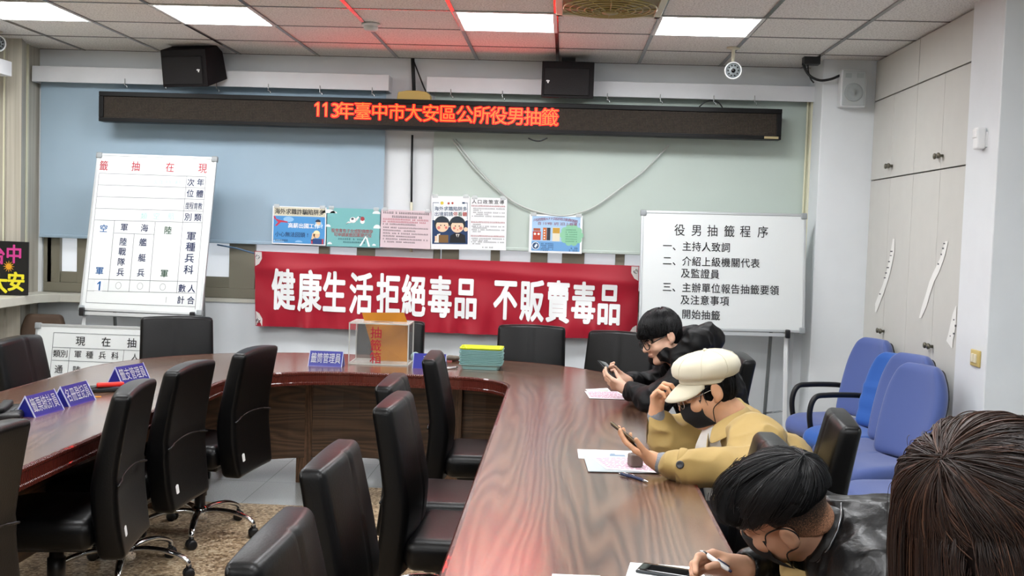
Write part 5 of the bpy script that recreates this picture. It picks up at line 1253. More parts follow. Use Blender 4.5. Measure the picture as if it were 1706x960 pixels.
# ------------------------------------------------------------------ people: smooth bodies from blended distance fields
_lat = rng.random((32, 32, 32)).astype(np.float32)
def noise3(p, f):
    q = p*f; i = np.floor(q).astype(int); t = (q-i).astype(np.float32); t = t*t*(3-2*t); r = 0
    for dx in (0, 1):
        for dy in (0, 1):
            for dz in (0, 1):
                w = (t[:, 0] if dx else 1-t[:, 0])*(t[:, 1] if dy else 1-t[:, 1])*(t[:, 2] if dz else 1-t[:, 2])
                r = r+w*_lat[(i[:, 0]+dx) % 32, (i[:, 1]+dy) % 32, (i[:, 2]+dz) % 32]
    return r
class SDF:
    def __init__(s, lo, hi, h):
        s.lo = np.array(lo, np.float32); s.h = h; s.n = np.ceil((np.array(hi)-s.lo)/h).astype(int)+1
        s.F = np.full(s.n, 1.0, np.float32); s.ax = [s.lo[k]+h*np.arange(s.n[k], dtype=np.float32) for k in range(3)]
    def _put(s, fn, lo, hi, k, op):
        m = k+3*s.h
        i0 = np.clip(np.floor((np.array(lo)-m-s.lo)/s.h).astype(int), 0, s.n); i1 = np.clip(np.ceil((np.array(hi)+m-s.lo)/s.h).astype(int)+1, 0, s.n)
        if (i1 <= i0).any(): return
        sl = tuple(slice(a, b) for a, b in zip(i0, i1))
        X, Y, Z = s.ax[0][sl[0]][:, None, None], s.ax[1][sl[1]][None, :, None], s.ax[2][sl[2]][None, None, :]
        d = fn(X, Y, Z); A = s.F[sl]
        if op == 'u':
            if k > 0: hh = np.maximum(k-np.abs(A-d), 0)/k; s.F[sl] = np.minimum(A, d)-hh*hh*k*.25
            else: s.F[sl] = np.minimum(A, d)
        elif op == 's':
            d = -d
            if k > 0: hh = np.maximum(k-np.abs(A-d), 0)/k; s.F[sl] = np.maximum(A, d)+hh*hh*k*.25
            else: s.F[sl] = np.maximum(A, d)
    def cone(s, a, b, ra, rb=None, k=.02, op='u', sq=None):
        a = np.array(a, np.float32); b = np.array(b, np.float32); rb = ra if rb is None else rb; ba = b-a; L2 = max(float(ba@ba), 1e-9); R = max(ra, rb)
        def fn(X, Y, Z):
            px, py, pz = X-a[0], Y-a[1], Z-a[2]
            t = np.clip((px*ba[0]+py*ba[1]+pz*ba[2])/L2, 0, 1)
            return np.sqrt((px-t*ba[0])**2+(py-t*ba[1])**2+(pz-t*ba[2])**2)-(ra+(rb-ra)*t)
        s._put(fn, np.minimum(a, b)-R, np.maximum(a, b)+R, k, op); return s
    def chain(s, pts, rs, k=.02, op='u'):
        for i in range(len(pts)-1): s.cone(pts[i], pts[i+1], rs[i], rs[i+1], k, op)
        return s
    def ell(s, c, r, R=None, k=.02, op='u'):
        c = np.array(c, np.float32); R = np.eye(3) if R is None else np.array(R); R_ = max(r)
        def fn(X, Y, Z):
            px, py, pz = X-c[0], Y-c[1], Z-c[2]
            q = [px*R[0, i]+py*R[1, i]+pz*R[2, i] for i in range(3)]
            k0 = np.sqrt(sum((q[i]/r[i])**2 for i in range(3))); k1 = np.sqrt(sum((q[i]/r[i]**2)**2 for i in range(3)))
            return k0*(k0-1)/np.maximum(k1, 1e-6)
        s._put(fn, c-R_, c+R_, k, op); return s
    def cut(s, p, n, k=.01):
        """remove the side the normal points to"""
        n = np.array(n, np.float32); n = n/np.linalg.norm(n)
        d = (s.ax[0][:, None, None]-p[0])*n[0]+(s.ax[1][None, :, None]-p[1])*n[1]+(s.ax[2][None, None, :]-p[2])*n[2]
        hh = np.maximum(k-np.abs(s.F-d), 0)/k; s.F = (np.maximum(s.F, d)+hh*hh*k*.25).astype(np.float32); return s
    def disp(s, fn, band=.035):
        m = np.abs(s.F) < band; idx = np.argwhere(m); P = s.lo+idx*s.h
        s.F[m] += fn(P).astype(np.float32); return s
    def mesh(s, name, m, parent=None, org=(0, 0, 0)):
        F = s.F; S = F < 0; C = np.zeros(np.array(F.shape)-1, np.int8)
        for dx in (0, 1):
            for dy in (0, 1):
                for dz in (0, 1): C += S[dx:F.shape[0]-1+dx, dy:F.shape[1]-1+dy, dz:F.shape[2]-1+dz]
        act = (C > 0) & (C < 8); idx = np.argwhere(act); vid = np.full(C.shape, -1, np.int32); vid[act] = np.arange(len(idx))
        cs = np.array([(a, b, c) for a in (0, 1) for b in (0, 1) for c in (0, 1)])
        val = np.stack([F[idx[:, 0]+c[0], idx[:, 1]+c[1], idx[:, 2]+c[2]] for c in cs], 1)
        acc = np.zeros((len(idx), 3)); cnt = np.zeros(len(idx))
        for i in range(8):
            for j in range(i+1, 8):
                if np.abs(cs[i]-cs[j]).sum() != 1: continue
                a, b = val[:, i], val[:, j]; mk = (a < 0) != (b < 0); t = np.where(mk, a/np.where(mk, a-b, 1), 0)
                acc += np.where(mk[:, None], cs[i]+(cs[j]-cs[i])*t[:, None], 0); cnt += mk
        V = s.lo+(idx+acc/np.maximum(cnt, 1)[:, None])*s.h-np.array(org)
        Q = []
        for ax in range(3):
            sl0 = [slice(1, -1)]*3; sl0[ax] = slice(0, -1); sl1 = [slice(1, -1)]*3; sl1[ax] = slice(1, None)
            A, B = S[tuple(sl0)], S[tuple(sl1)]; e = np.argwhere(A != B); off = np.ones(3, int); off[ax] = 0; e = e+off
            inside = S[e[:, 0], e[:, 1], e[:, 2]]; u, v = (ax+1) % 3, (ax+2) % 3
            def g(du, dv):
                c = e.copy(); c[:, u] -= du; c[:, v] -= dv; return vid[c[:, 0], c[:, 1], c[:, 2]]
            q = np.stack([g(1, 1), g(0, 1), g(0, 0), g(1, 0)], 1); q[~inside] = q[~inside][:, ::-1]; Q.append(q)
        Q = np.concatenate(Q); Q = Q[(Q >= 0).all(1)]
        me = bpy.data.meshes.new(name); me.vertices.add(len(V)); me.vertices.foreach_set('co', V.astype(np.float32).ravel())
        me.loops.add(len(Q)*4); me.loops.foreach_set('vertex_index', Q.astype(np.int32).ravel())
        me.polygons.add(len(Q)); me.polygons.foreach_set('loop_start', np.arange(0, len(Q)*4, 4, dtype=np.int32)); 
        me.polygons.foreach_set('use_smooth', np.ones(len(Q), bool)); me.update(calc_edges=True); me.validate()
        me.materials.append(m); o = bpy.data.objects.new(name, me); COL.objects.link(o)
        if parent: o.parent = parent
        else: o.location = org
        return o
def V3(*a): return np.array(a, float)
def nrm(a): a = np.array(a, float); return a/np.linalg.norm(a)
class Head:
    """frame: x right, y forward, z up"""
    def __init__(s, c, fwd, up, sc=1.0):
        s.c = V3(*c); f = nrm(fwd); r = nrm(np.cross(f, up)); u = np.cross(r, f); s.R = np.stack([r, f, u], 1); s.s = sc
    def __call__(s, x, y, z): return s.c+s.R@(V3(x, y, z)*s.s)
    def d(s, x, y, z): return s.R@V3(x, y, z)
    def cone(s, S, a, b, ra, rb=None, k=.02, op='u'): S.cone(s(*a), s(*b), ra*s.s, None if rb is None else rb*s.s, k, op)
    def ell(s, S, c, r, k=.02, op='u'): S.ell(s(*c), [x*s.s for x in r], s.R, k, op)
    def build(s, S, neck):
        e = s.ell; c = s.cone
        e(S, (0, -.012, .035), (.076, .096, .086)); e(S, (0, .03, -.04), (.062, .064, .08), .03)
        c(S, (-.05, .002, -.05), (-.02, .066, -.098), .022, .017, .03); c(S, (.05, .002, -.05), (.02, .066, -.098), .022, .017, .03)
        e(S, (0, .074, -.1), (.02, .018, .016), .025)
        for x in (-1, 1): e(S, (x*.04, .062, -.028), (.026, .028, .024), .025)
        c(S, (-.04, .08, .02), (.04, .08, .02), .012, None, .02)
        for x in (-1, 1):
            e(S, (x*.032, .104, .002), (.016, .014, .011), .012, 's'); e(S, (x*.032, .083, .001), (.0135, .0125, .0115), .004)
        c(S, (0, .093, .012), (0, .112, -.024), .008, .0125, .012)
        for x in (-1, 1): e(S, (x*.011, .1, -.028), (.009, .011, .008), .008)
        e(S, (0, .0945, -.056), (.023, .009, .0055), .006); e(S, (0, .093, -.066), (.02, .009, .006), .006); c(S, (-.016, .108, -.061), (.016, .108, -.061), .0035, None, .004, 's')
        for x in (-1, 1):
            S.ell(s(x*.084, -.014, -.002), [.0085*s.s, .021*s.s, .034*s.s], s.R, .006); S.ell(s(x*.094, -.012, .004), [.0065*s.s, .012*s.s, .02*s.s], s.R, .005, 's'); S.ell(s(x*.08, -.004, -.03), [.007*s.s, .009*s.s, .01*s.s], s.R, .008)
        S.cone(s(0, -.02, -.05), neck, .056*s.s, .062*s.s, .03)
def hand(S, w, d, n, thumb, curls=(.5, .55, .6, .65), sc=1.0, spread=1.0, thumb_dir=None, thumb_curl=.3):
    """w wrist, d towards the fingers, n the way the palm faces, thumb = +1/-1 side; returns finger tips"""
    d = nrm(d); n = nrm(np.array(n)-d*np.dot(n, d)); t = np.cross(n, d)*thumb; w = np.array(w, float); tips = []
    L = [(.042, .026, .021), (.046, .029, .022), (.042, .026, .021), (.033, .021, .018)]; base = [.085, .09, .086, .078]; side = [.029, .0095, -.0105, -.029]
    S.cone(w, w+d*.03*sc, .025*sc, .027*sc, .02)
    for i in range(4):
        kn = w+d*base[i]*sc+t*side[i]*sc*spread
        S.cone(w+d*.012*sc+t*side[i]*.55*sc, kn, .015*sc, .0115*sc, .012)
    for i in range(4):
        kn = w+d*base[i]*sc+t*side[i]*sc*spread; p = kn; a = curls[i]*.7; dd = nrm(d+t*side[i]*4*(spread-.8))
        for j, l in enumerate(L[i]):
            dr = dd*math.cos(a)+n*math.sin(a); q = p+dr*l*sc; r0 = (.0098, .0088, .0078)[j]*sc*(1 if i < 3 else .88); S.cone(p, q, r0, r0*.9, .0035); p = q; a += curls[i]*(1.0 if j == 0 else .75)
        tips.append(p)
    tb = w+d*.028*sc+t*.022*sc; td = nrm(t*.75+d*.65+n*.35) if thumb_dir is None else nrm(thumb_dir)
    S.cone(w+d*.015*sc+t*.012*sc, tb+td*.03*sc, .017*sc, .0125*sc, .012); p = tb+td*.03*sc; q = p+td*.032*sc; S.cone(p, q, .0112*sc, .0098*sc, .005)
    td2 = nrm(td+n*thumb_curl+d*.15); S.cone(q, q+td2*.026*sc, .0096*sc, .0078*sc, .004); tips.append(q+td2*.026*sc)
    return tips
def skin_mat(name, c):
    m = mat(name, c, .5, var=.06, vscale=25, spec=.4); b = m.node_tree.nodes['Principled BSDF']
    b.inputs['Subsurface Weight'].default_value = .12; b.inputs['Subsurface Radius'].default_value = (1, .35, .2); b.inputs['Subsurface Scale'].default_value = .006; return m
def folds(a, f, a2=0, f2=1, sx=(1, 1, 1)):
    sx = np.array(sx)
    def fn(P): 
        n = noise3(P*sx+7.3, f); r = np.abs(n-.5)*2; out = a*(r-.45)
        if a2: m = noise3(P*sx+3.1+n[:, None]*.04, f2); out = out+a2*(np.abs(m-.5)*2-.45)
        return out
    return fn
def hair_mat(name, cols, rough=.38):
    if name in MATS: return MATS[name]
    m = bpy.data.materials.new(name); m.use_nodes = True; nt = m.node_tree; b = nt.nodes['Principled BSDF']; hi = N(nt, 'ShaderNodeAttribute', attribute_name='tone')
    nt.links.new(ramp(nt, hi.outputs['Fac'], cols), b.inputs['Base Color']); b.inputs['Roughness'].default_value = rough; b.inputs['Specular IOR Level'].default_value = .35
    MATS[name] = m; return m
def strands(name, paths, rad, m, parent, org):
    tones = [q[1] for q in paths]; paths = [q[0] for q in paths]; hc = bpy.data.hair_curves.new(name); n = [len(p) for p in paths]; hc.add_curves(n)
    P = np.concatenate(paths)-np.array(org); hc.position_data.foreach_set('vector', P.astype(np.float32).ravel())
    at_ = hc.attributes.new('radius', 'FLOAT', 'POINT'); R = np.concatenate([rad*np.linspace(1, .35, k) for k in n]); at_.data.foreach_set('value', R.astype(np.float32))
    tn = hc.attributes.new('tone', 'FLOAT', 'CURVE'); tn.data.foreach_set('value', np.array(tones, np.float32))
    hc.materials.append(m); o = bpy.data.objects.new(name, hc); COL.objects.link(o); o.parent = parent; return o
def meridians(H, c, r, axis, count, stop, seed, steps=12, jit=.004, th_max=2.2, fall=None, clump=40, lift=1.0, span=(.5, 1.3), bend=.25, part=0.0, zmax=9):
    """strands running over an ellipsoid away from the whorl axis; stop(local point) ends a strand"""
    g = np.random.default_rng(seed); ax = nrm(axis); e1 = nrm(np.cross(ax, (.3, .8, .5))); e2 = np.cross(ax, e1); c = V3(*c); r = V3(*r); out = []
    cl = g.uniform(0, 2*PI, clump); co = g.normal(0, 1, (clump, 2)); cp_ = g.uniform(-1, 1, clump); ct = g.random(clump); ax0, e10, e20 = ax, e1, e2
    for i in range(count):
        ci = g.integers(clump); ax = nrm(ax0+e10*part*(cp_[ci]+g.normal(0, .12))); e1 = nrm(e10-ax*np.dot(e10, ax)); e2 = np.cross(ax, e1); ph = cl[ci]+g.normal(0, 2*PI/clump*.55); t0 = g.uniform(0, th_max*.8); sp = g.uniform(*span); pts = []
        off = 1+abs(g.normal(0, jit*8))*.6+.015*co[ci, 0]; bd = bend*co[ci, 1]*.3+g.normal(0, .05)
        for j in range(steps):
            th = t0+sp*j/(steps-1); p2 = ph+bd*(th-t0)
            dr = ax*math.cos(th)+(e1*math.cos(p2)+e2*math.sin(p2))*math.sin(th); p = c+dr*r*off*lift
            if p[2] > zmax: continue
            if stop(p): break
            pts.append(p)
        if len(pts) < 3: continue
        if fall is not None: pts = fall(pts, g)
        P = np.array(pts); out.append((H.c+(P*H.s)@H.R.T, .75*ct[ci]+.25*g.random()))
    return out
def person(label, loc): return loc, label
def phone3d(label, c, axis, normal, body='1a1b1e', ln=.152, wd=.074):
    a = Vector(axis).normalized(); n = Vector(normal); n = (n-a*n.dot(a)).normalized(); s = a.cross(n)
    M = Matrix(((s.x, a.x, n.x), (s.y, a.y, n.y), (s.z, a.z, n.z)))
    t = thing('smartphone', label, 'phone', c, rot=M.to_euler())
    obj('body', MB().rbox((0, 0, -.002), (wd/2, ln/2, .0042), .004, 2, m=(2, 2, 1)), mat('phone_'+body, body, .3, metal=.3), t, smooth=True)
    obj('screen', MB().rbox((0, 0, .0028), (wd/2-.003, ln/2-.003, .0008), .0007, 1, m=(1,1,1)), mat('phone_glass', '0a0b0d', .06), t, smooth=True)
    cmr = MB(); cmr.rbox((-wd/4, ln/2-.022, -.0075), (.014, .016, .0018), .0015, 1, m=(1,1,1)); obj('camera_bump', cmr, black_pl, t, smooth=True)
    return t
def glasses(H, parent, org, m, w=.024, h=.019, y=.112, rr=.0016):
    mb = MB()
    def W(p): return Vector(H(*p))-Vector(org)
    for x in (-1, 1):
        ring = [W((x*.033+w*math.cos(a), y-.25*(abs(x*.033+w*math.cos(a))-.02)**2*20, .0+h*math.sin(a))) for a in [2*PI*i/22 for i in range(22)]]
        mb.tube(ring, rr*H.s, 6, closed=True); mb.tube([W((x*(.033+w), y-.02, .006)), W((x*.078, y-.055, .01)), W((x*.084, .0, .012)), W((x*.084, -.025, -.005))], rr*H.s, 6)
    mb.tube([W((-.010, y, .004)), W((0, y+.003, 0.007)), W((.010, y, .004))], rr*H.s, 6)
    return obj('glasses', mb, m, parent, smooth=True)
def face_mask(H, parent, org, col, big=1.0, pleats=True):
    mb = MB(); nx, nz = 18, 12
    def sf(u, v):
        x = u*.066*big; z = -.008-.1*v*big; y = .119-.062*abs(u)**2.1-.030*(abs(v-.35)/.65)**2+.006*(1-abs(u))*(1-abs(v-.3))
        if pleats: y += .0016*math.sin(v*14)
        return (x, y, z)
    for i in range(nx+1):
        for j in range(nz+1): mb.v.append(Vector(H(*sf(-1+2*i/nx, j/nz)))-Vector(org))
    for i in range(nx):
        for j in range(nz): mb.f.append((i*(nz+1)+j, i*(nz+1)+j+1, (i+1)*(nz+1)+j+1, (i+1)*(nz+1)+j))
    o = obj('face_mask', mb, mat('mask_'+col, col, .7), parent, smooth=True); sd_ = o.modifiers.new('thickness', 'SOLIDIFY'); sd_.thickness = .0012
    st = MB(); q = lambda p: Vector(H(*p))-Vector(org)
    for x in (-1, 1):
        a, b_ = sf(x*1.0, .04), sf(x*1.0, .96)
        st.tube(curve([q((x*abs(a[0]), a[1], a[2])), q((x*.076, .035, .018)), q((x*.083, .004, .031)), q((x*.087, -.022, .027)), q((x*.086, -.034, .0)), q((x*.085, -.018, -.034)), q((x*.076, .02, -.055)), q((x*abs(b_[0]), b_[1], b_[2]))], 5), .0017*H.s, 6)
    obj('ear_loops', st, mat('ear_loop_black', '0a0a0b', .7), o, smooth=True); return o
def trousers(parent, org, pelvis, yaw, col, knee_len=.44, foot_dx=0):
    """seated legs with shoes"""
    f = V3(math.cos(yaw), math.sin(yaw), 0); s = V3(-f[1], f[0], 0); P = V3(*pelvis)
    S = SDF(P+V3(-.75, -.75, -P[2]+.0), P+V3(.75, .75, .12), .011); S.ell(P, (.16, .16, .12)); sh = SDF(P+V3(-.75, -.75, -P[2]-.02), P+V3(.75, .75, -.25), .009)
    for k in (-1, 1):
        hip = P+s*.09*k; kn = hip+f*knee_len+s*.03*k+V3(0, 0, .0); an = kn+V3(0, 0, -kn[2]+.10)-f*(.03+foot_dx)
        S.cone(hip, kn, .092, .066, .05); S.cone(kn, an, .064, .05, .02)
        sh.cone(an+V3(0, 0, -.05)-f*.02, an+V3(0, 0, -.065)+f*.15, .042, .035, .02)
    S.disp(folds(.012, 9)); S.mesh('trousers', mat('cloth_'+col, col, .8), parent, org)
    sh.cut(P*V3(1, 1, 0)+V3(0, 0, .004), (0, 0, -1)); sh.mesh('shoes', mat('shoe_dark', '1b1b1d', .5), parent, org)

black_hair = [(0, '08080a'), (.6, '101013'), (1, '1d1b1c')]
hairshell = mat('black_hair_shell', '060607', .8, spec=.15)
# ---- man in the black hooded jacket, far end of the right arm
org = (.80, 5.5, 0)
p1 = thing('person', 'man in black hooded jacket and round glasses, looking down at a phone', 'person', org)
H = Head((.515, 5.5, 1.100), (-.82, -.34, -.40), (-.35, 0, 1), .99)
S = SDF((.08, 5.1, .46), (1.1, 5.95, 1.30), .0042); C7 = V3(.635, 5.53, 1.0); SL, SR = V3(.665, 5.35, .935), V3(.625, 5.71, .935); EL, ER = V3(.475, 5.29, .805), V3(.475, 5.80, .805); WL, WR = V3(.35, 5.47, .83), V3(.36, 5.62, .85); PE = V3(.86, 5.5, .53)
H.build(S, C7); S.chain([C7, (.76, 5.52, .80), PE], [.075, .12, .13], .06)
for s_, e_, w_ in ((SL, EL, WL), (SR, ER, WR)): S.chain([C7*.4+s_*.6, s_, e_, w_], [.055, .05, .038, .027], .03)
dL = nrm((-.85, .25, .30)); hand(S, WL, dL, (.15, .75, .65), 1, (.5, .55, .6, .7), 1.0, thumb_dir=nrm((-.5, .6, .75)))
hand(S, WR, nrm((-.8, -.25, .35)), (.2, -.75, .6), -1, (.7, .75, .8, .85), .98, thumb_dir=nrm((-.6, -.5, .6)))
b1 = S.mesh('body', skin_mat('skin_fair', 'dcb199'), p1, org)
J = SDF((.3, 5.05, .44), (1.2, 6.0, 1.2), .0055)
J.chain([C7+V3(.02, 0, -.03), (.77, 5.52, .80), PE], [.10, .165, .17], .08)
for s_, e_, w_ in ((SL, EL, WL), (SR, ER, WR)): J.chain([C7*.5+s_*.5+V3(.02, 0, -.01), s_, e_, e_*.25+w_*.75], [.095, .085, .062, .05], .05)
J.chain([(.585, 5.39, 1.02), (.665, 5.395, 1.085), (.75, 5.5, 1.095), (.69, 5.63, 1.085), (.58, 5.63, 1.02)], [.04, .058, .07, .058, .04], .05)   # hood lying on the shoulders
J.chain([(.60, 5.41, 1.025), (.525, 5.43, 1.015), (.485, 5.50, .995), (.51, 5.59, 1.0)], [.03, .028, .028, .03], .03)  # stand collar under the chin
J.disp(folds(.022, 10, .012, 22)); J.cone(H(0, -.02, -.05), H(0, .02, -.2), .066, .07, .015, 's')
J.mesh('hooded_jacket', mat('black_nylon', '08080a', .55, spec=.25), p1, org)
for w_, e_ in ((WL, EL), (WR, ER)):
    d = nrm(w_-e_); c = w_-d*.055; q = SDF(c-.1, c+.1, .004); q.cone(c-d*.02, c+d*.025, .046, .042, .005); q.disp(folds(.005, 30)); q.cone(c, c+d*.08, .030, .030, .004, 's'); q.mesh('cuff', mat('black_nylon', '0c0c0e'), p1, org)
hs = SDF(V3(*H.c)-.2, V3(*H.c)+.2, .0042)
H.ell(hs, (0, -.012, .042), (.087, .109, .097)); H.ell(hs, (0, .062, .055), (.068, .05, .042), .03)
hs.disp(folds(.010, 42, .005, 90)); hs.cut(H(0, .06, .020), H.d(0, .25, -1), .01)
hs2 = SDF(V3(*H.c)-.2, V3(*H.c)+.2, .0042); H.ell(hs2, (0, -.03, .015), (.083, .088, .105)); hs2.cut(H(0, .012, 0), H.d(0, 1, .35), .01); hs2.cut(H(0, 0, -.055), H.d(0, .2, -1), .01)
for x in (-1, 1): hs2.ell(H(x*.088, -.004, -.012), (.022, .034, .042), H.R, .008, 's')
hs.F = np.minimum(hs.F, hs2.F); h1 = hs.mesh('hair', hairshell, p1, org)
strands('hair_strands', meridians(H, (0, -.008, .045), (.090, .114, .101), (.1, -.45, .9), 2600, lambda p: p[2] < (.010 if p[1] > .03 else (.03 if p[1] > -.03 else -.05))+.012*math.sin(p[0]*160), 11, jit=.006), .0012, hair_mat('black_hair', black_hair), h1, org)
glasses(H, p1, org, mat('black_frame', '0c0c0e', .3), .0255, .021, rr=.0026)
ey = MB()
for x in (-1, 1): ey.tube([Vector(H(x*.048, .091, .022))-Vector(org), Vector(H(x*.034, .099, .026))-Vector(org), Vector(H(x*.018, .1, .022))-Vector(org)], [.002, .004, .003], 6)
obj('eyebrows', ey, hairshell, p1, smooth=True)
ey = MB()
for x in (-1, 1): ey.tube([Vector(H(x*.043, .0925, .0))-Vector(org), Vector(H(x*.032, .0965, -.003))-Vector(org), Vector(H(x*.022, .0945, -.001))-Vector(org)], [.0012, .003, .0012], 6)
obj('eyes', ey, mat('dark_eye', '120c0a', .2), p1, smooth=True)
lp = MB(); lp.tube([Vector(H(-.021, .0985, -.061))-Vector(org), Vector(H(0, .1045, -.0595))-Vector(org), Vector(H(.021, .0985, -.061))-Vector(org)], [.001, .0032, .001], 8); obj('lips', lp, mat('lip_colour', 'a5655a', .5), p1, smooth=True)
trousers(p1, org, (.86, 5.5, .55), PI, '16171b')
phone3d('dark phone held up by the man in the black hooded jacket', (.262, 5.545, .915), (-.5, .55, .45), (.55, -.25, .70))

# ---- man in the cream cap and khaki trench coat
org = (.78, 4.15, 0)
p2 = thing('person', 'man in cream newsboy cap, black mask and khaki trench coat, holding a phone', 'person', org)
H = Head((.578, 4.20, 1.022), (-.90, -.13, -.42), (-.42, 0, .90), 1.06)
S = SDF((.10, 3.66, .46), (1.02, 4.62, 1.20), .0038)
C7 = V3(.67, 4.2, .905); SL, SR = V3(.735, 3.99, .865), V3(.67, 4.39, .865); EL, ER = V3(.67, 3.74, .80), V3(.45, 4.31, .795); WL, WR = V3(.365, 3.83, .81), V3(.392, 4.28, .905); PE = V3(.82, 4.15, .52)
H.build(S, C7); S.chain([C7, (.76, 4.17, .74), PE], [.07, .12, .13], .06)
for s_, e_, w_ in ((SL, EL, WL), (SR, ER, WR)): S.chain([C7*.4+s_*.6, s_, e_, w_], [.055, .05, .038, .028], .03)
hand(S, WL, nrm((-.80, .22, .36)), (.45, .1, .88), 1, (.32, .34, .38, .45), 1.04, thumb_dir=nrm((-.62, -.25, .74)), thumb_curl=.2)
hand(S, WR, nrm((-.05, -.05, 1)), (.85, -.5, .1), -1, (.95, 1.0, 1.05, 1.1), 1.02, thumb_dir=nrm((.3, -.55, .75)))
S.mesh('body', skin_mat('skin_warm', 'd2a07e'), p2, org)
coatm = mat('khaki_cotton', 'a88d54', .75, sheen=.15, var=.05, vscale=12)
J = SDF((.36, 3.58, .44), (1.1, 4.7, 1.05), .005)
J.chain([C7+V3(.05, 0, -.06), (.79, 4.17, .72), PE], [.105, .175, .18], .09)
for s_, e_, w_, t in ((SL, EL, WL, .80), (SR, ER, WR, .62)): J.chain([C7*.45+s_*.55+V3(.03, 0, -.02), s_, e_, e_*(1-t)+w_*t], [.10, .092, .070, .058], .05)
J.disp(folds(.028, 7, .013, 17)); J.cone(H(0, -.02, -.06), H(0, .03, -.22), .068, .075, .015, 's'); J.cut((.47, 4.18, .60), (-1, .0, .35), .02) if False else None
# open front: a slot down from the throat
J.chain([(.58, 4.19, .88), (.60, 4.19, .76), (.62, 4.19, .60)], [.035, .045, .04], .015, 's')
J.mesh('trench_coat', coatm, p2, org)
def sheet_mesh(name, rows, m, parent, org, th=.006):
    mb = MB(); n = len(rows[0])
    for r in rows: mb.v += [Vector(q)-Vector(org) for q in r]
    for i in range(len(rows)-1):
        for j in range(n-1): mb.f.append((i*n+j, i*n+j+1, (i+1)*n+j+1, (i+1)*n+j))
    o = obj(name, mb, m, parent, smooth=True); q = o.modifiers.new('thickness', 'SOLIDIFY'); q.thickness = th; q.offset = 0
    q = o.modifiers.new('subdivision', 'SUBSURF'); q.levels = 2; q.render_levels = 2; return o
# turned-down collar and lapels
sheet_mesh('collar', [[(.585, 4.095, .905), (.64, 4.085, .945), (.70, 4.11, .968), (.735, 4.2, .972), (.70, 4.29, .965), (.63, 4.31, .94)], [(.575, 4.06, .875), (.64, 4.045, .925), (.725, 4.075, .945), (.775, 4.2, .945), (.725, 4.33, .94), (.62, 4.35, .91)], [(.56, 4.02, .83), (.635, 4.005, .885), (.735, 4.04, .905), (.80, 4.2, .90), (.735, 4.37, .90), (.61, 4.39, .87)]], coatm, p2, org)
sheet_mesh('lapel', [[(.575, 4.11, .895), (.57, 4.07, .86), (.555, 4.01, .83)], [(.585, 4.13, .82), (.56, 4.07, .79), (.565, 3.99, .80)], [(.605, 4.14, .72), (.585, 4.08, .70), (.585, 4.02, .73)], [(.62, 4.15, .63), (.61, 4.11, .62), (.61, 4.08, .64)]], coatm, p2, org)
sheet_mesh('lapel', [[(.575, 4.28, .895), (.555, 4.32, .86), (.545, 4.38, .83)], [(.58, 4.26, .82), (.55, 4.31, .79), (.55, 4.37, .79)], [(.60, 4.24, .72), (.575, 4.29, .70), (.575, 4.34, .72)], [(.62, 4.22, .63), (.60, 4.26, .62), (.60, 4.29, .64)]], coatm, p2, org)
sh = SDF((.45, 4.0, .55), (.75, 4.4, .98), .005); sh.chain([C7+V3(-.03, 0, -.03), (.655, 4.19, .78), (.70, 4.18, .6)], [.07, .105, .11], .05); sh.disp(folds(.006, 22)); sh.cone(H(0, -.02, -.05), H(0, .0, -.16), .064, .068, .006, 's'); sh.mesh('undershirt', mat('white_cotton', 'e9e7e2', .8), p2, org)
for w_, e_, t0, t1 in ((WL, EL, .80, .965), (WR, ER, .62, .96)):
    a, b_ = e_*(1-t0)+w_*t0, e_*(1-t1)+w_*t1; q = SDF(np.minimum(a, b_)-.08, np.maximum(a, b_)+.08, .004); q.cone(a, b_, .044, .037, .005); q.disp(folds(.004, 45)); q.cone(b_, b_+nrm(w_-e_)*.05, .026, .026, .004, 's'); q.mesh('knit_cuff', mat('grey_knit', '83868c', .9, bump=.4, bscale=260), p2, org)
# sleeve strap with a dark button on the near cuff
d = nrm(WL-EL); c = EL*.28+WL*.72; sd2 = nrm(np.cross(d, (0, 0, 1))); up = np.cross(sd2, d)
if sd2[1] > 0: sd2 = -sd2
rg = MB(); rg.tube([Vector(c+(sd2*math.cos(a)+up*math.sin(a))*.0625)-Vector(org) for a in [2*PI*i/24 for i in range(24)]], .017, 8, closed=True, flat=.2) if False else None
rows = [[c+d*k+(sd2*math.cos(a)+up*math.sin(a))*.066 for a in [-1.1+2.6*i/9 for i in range(10)]] for k in (-.016, .016)]
sheet_mesh('sleeve_strap', rows, coatm, p2, org, .004)
bt = MB(); bc_ = c+(sd2*math.cos(.25)+up*math.sin(.25))*.0735; Rb = Vector((0, 0, 1)).rotation_difference(Vector(sd2*math.cos(.25)+up*math.sin(.25))).to_matrix().to_4x4()
bt.lathe([(.0001, -.003), (.0135, -.003), (.0145, .001), (.012, .004), (.008, .002), (.0001, .002)], n=20, M=Rb, c=Vector(bc_)-Vector(org)); obj('button', bt, mat('dark_button', '33353a', .3), p2, smooth=True)
# hair under the cap
hs = SDF(H.c-.2, H.c+.2, .0042); H.ell(hs, (0, -.022, .02), (.086, .098, .10)); hs.disp(folds(.007, 45, .004, 100)); hs.cut(H(0, .035, 0), H.d(0, 1, .15), .01); hs.cut(H(0, -.02, -.062), H.d(0, .45, -1), .01)
for x in (-1, 1): hs.ell(H(x*.09, -.004, -.018), (.024, .032, .046), H.R, .008, 's')
h2 = hs.mesh('hair', hairshell, p2, org)
def stop2(p): return p[2] < -.055-.3*max(0, -p[1]-.05)*0 or p[1] > .035 or (abs(p[0]) > .055 and -.04 < p[1] < .03 and p[2] < .02)
strands('hair_strands', meridians(H, (0, -.02, .02), (.09, .103, .104), (0, -.3, 1), 1500, stop2, 5, jit=.003, zmax=.03), .0011, hair_mat('black_hair', black_hair), h2, org)
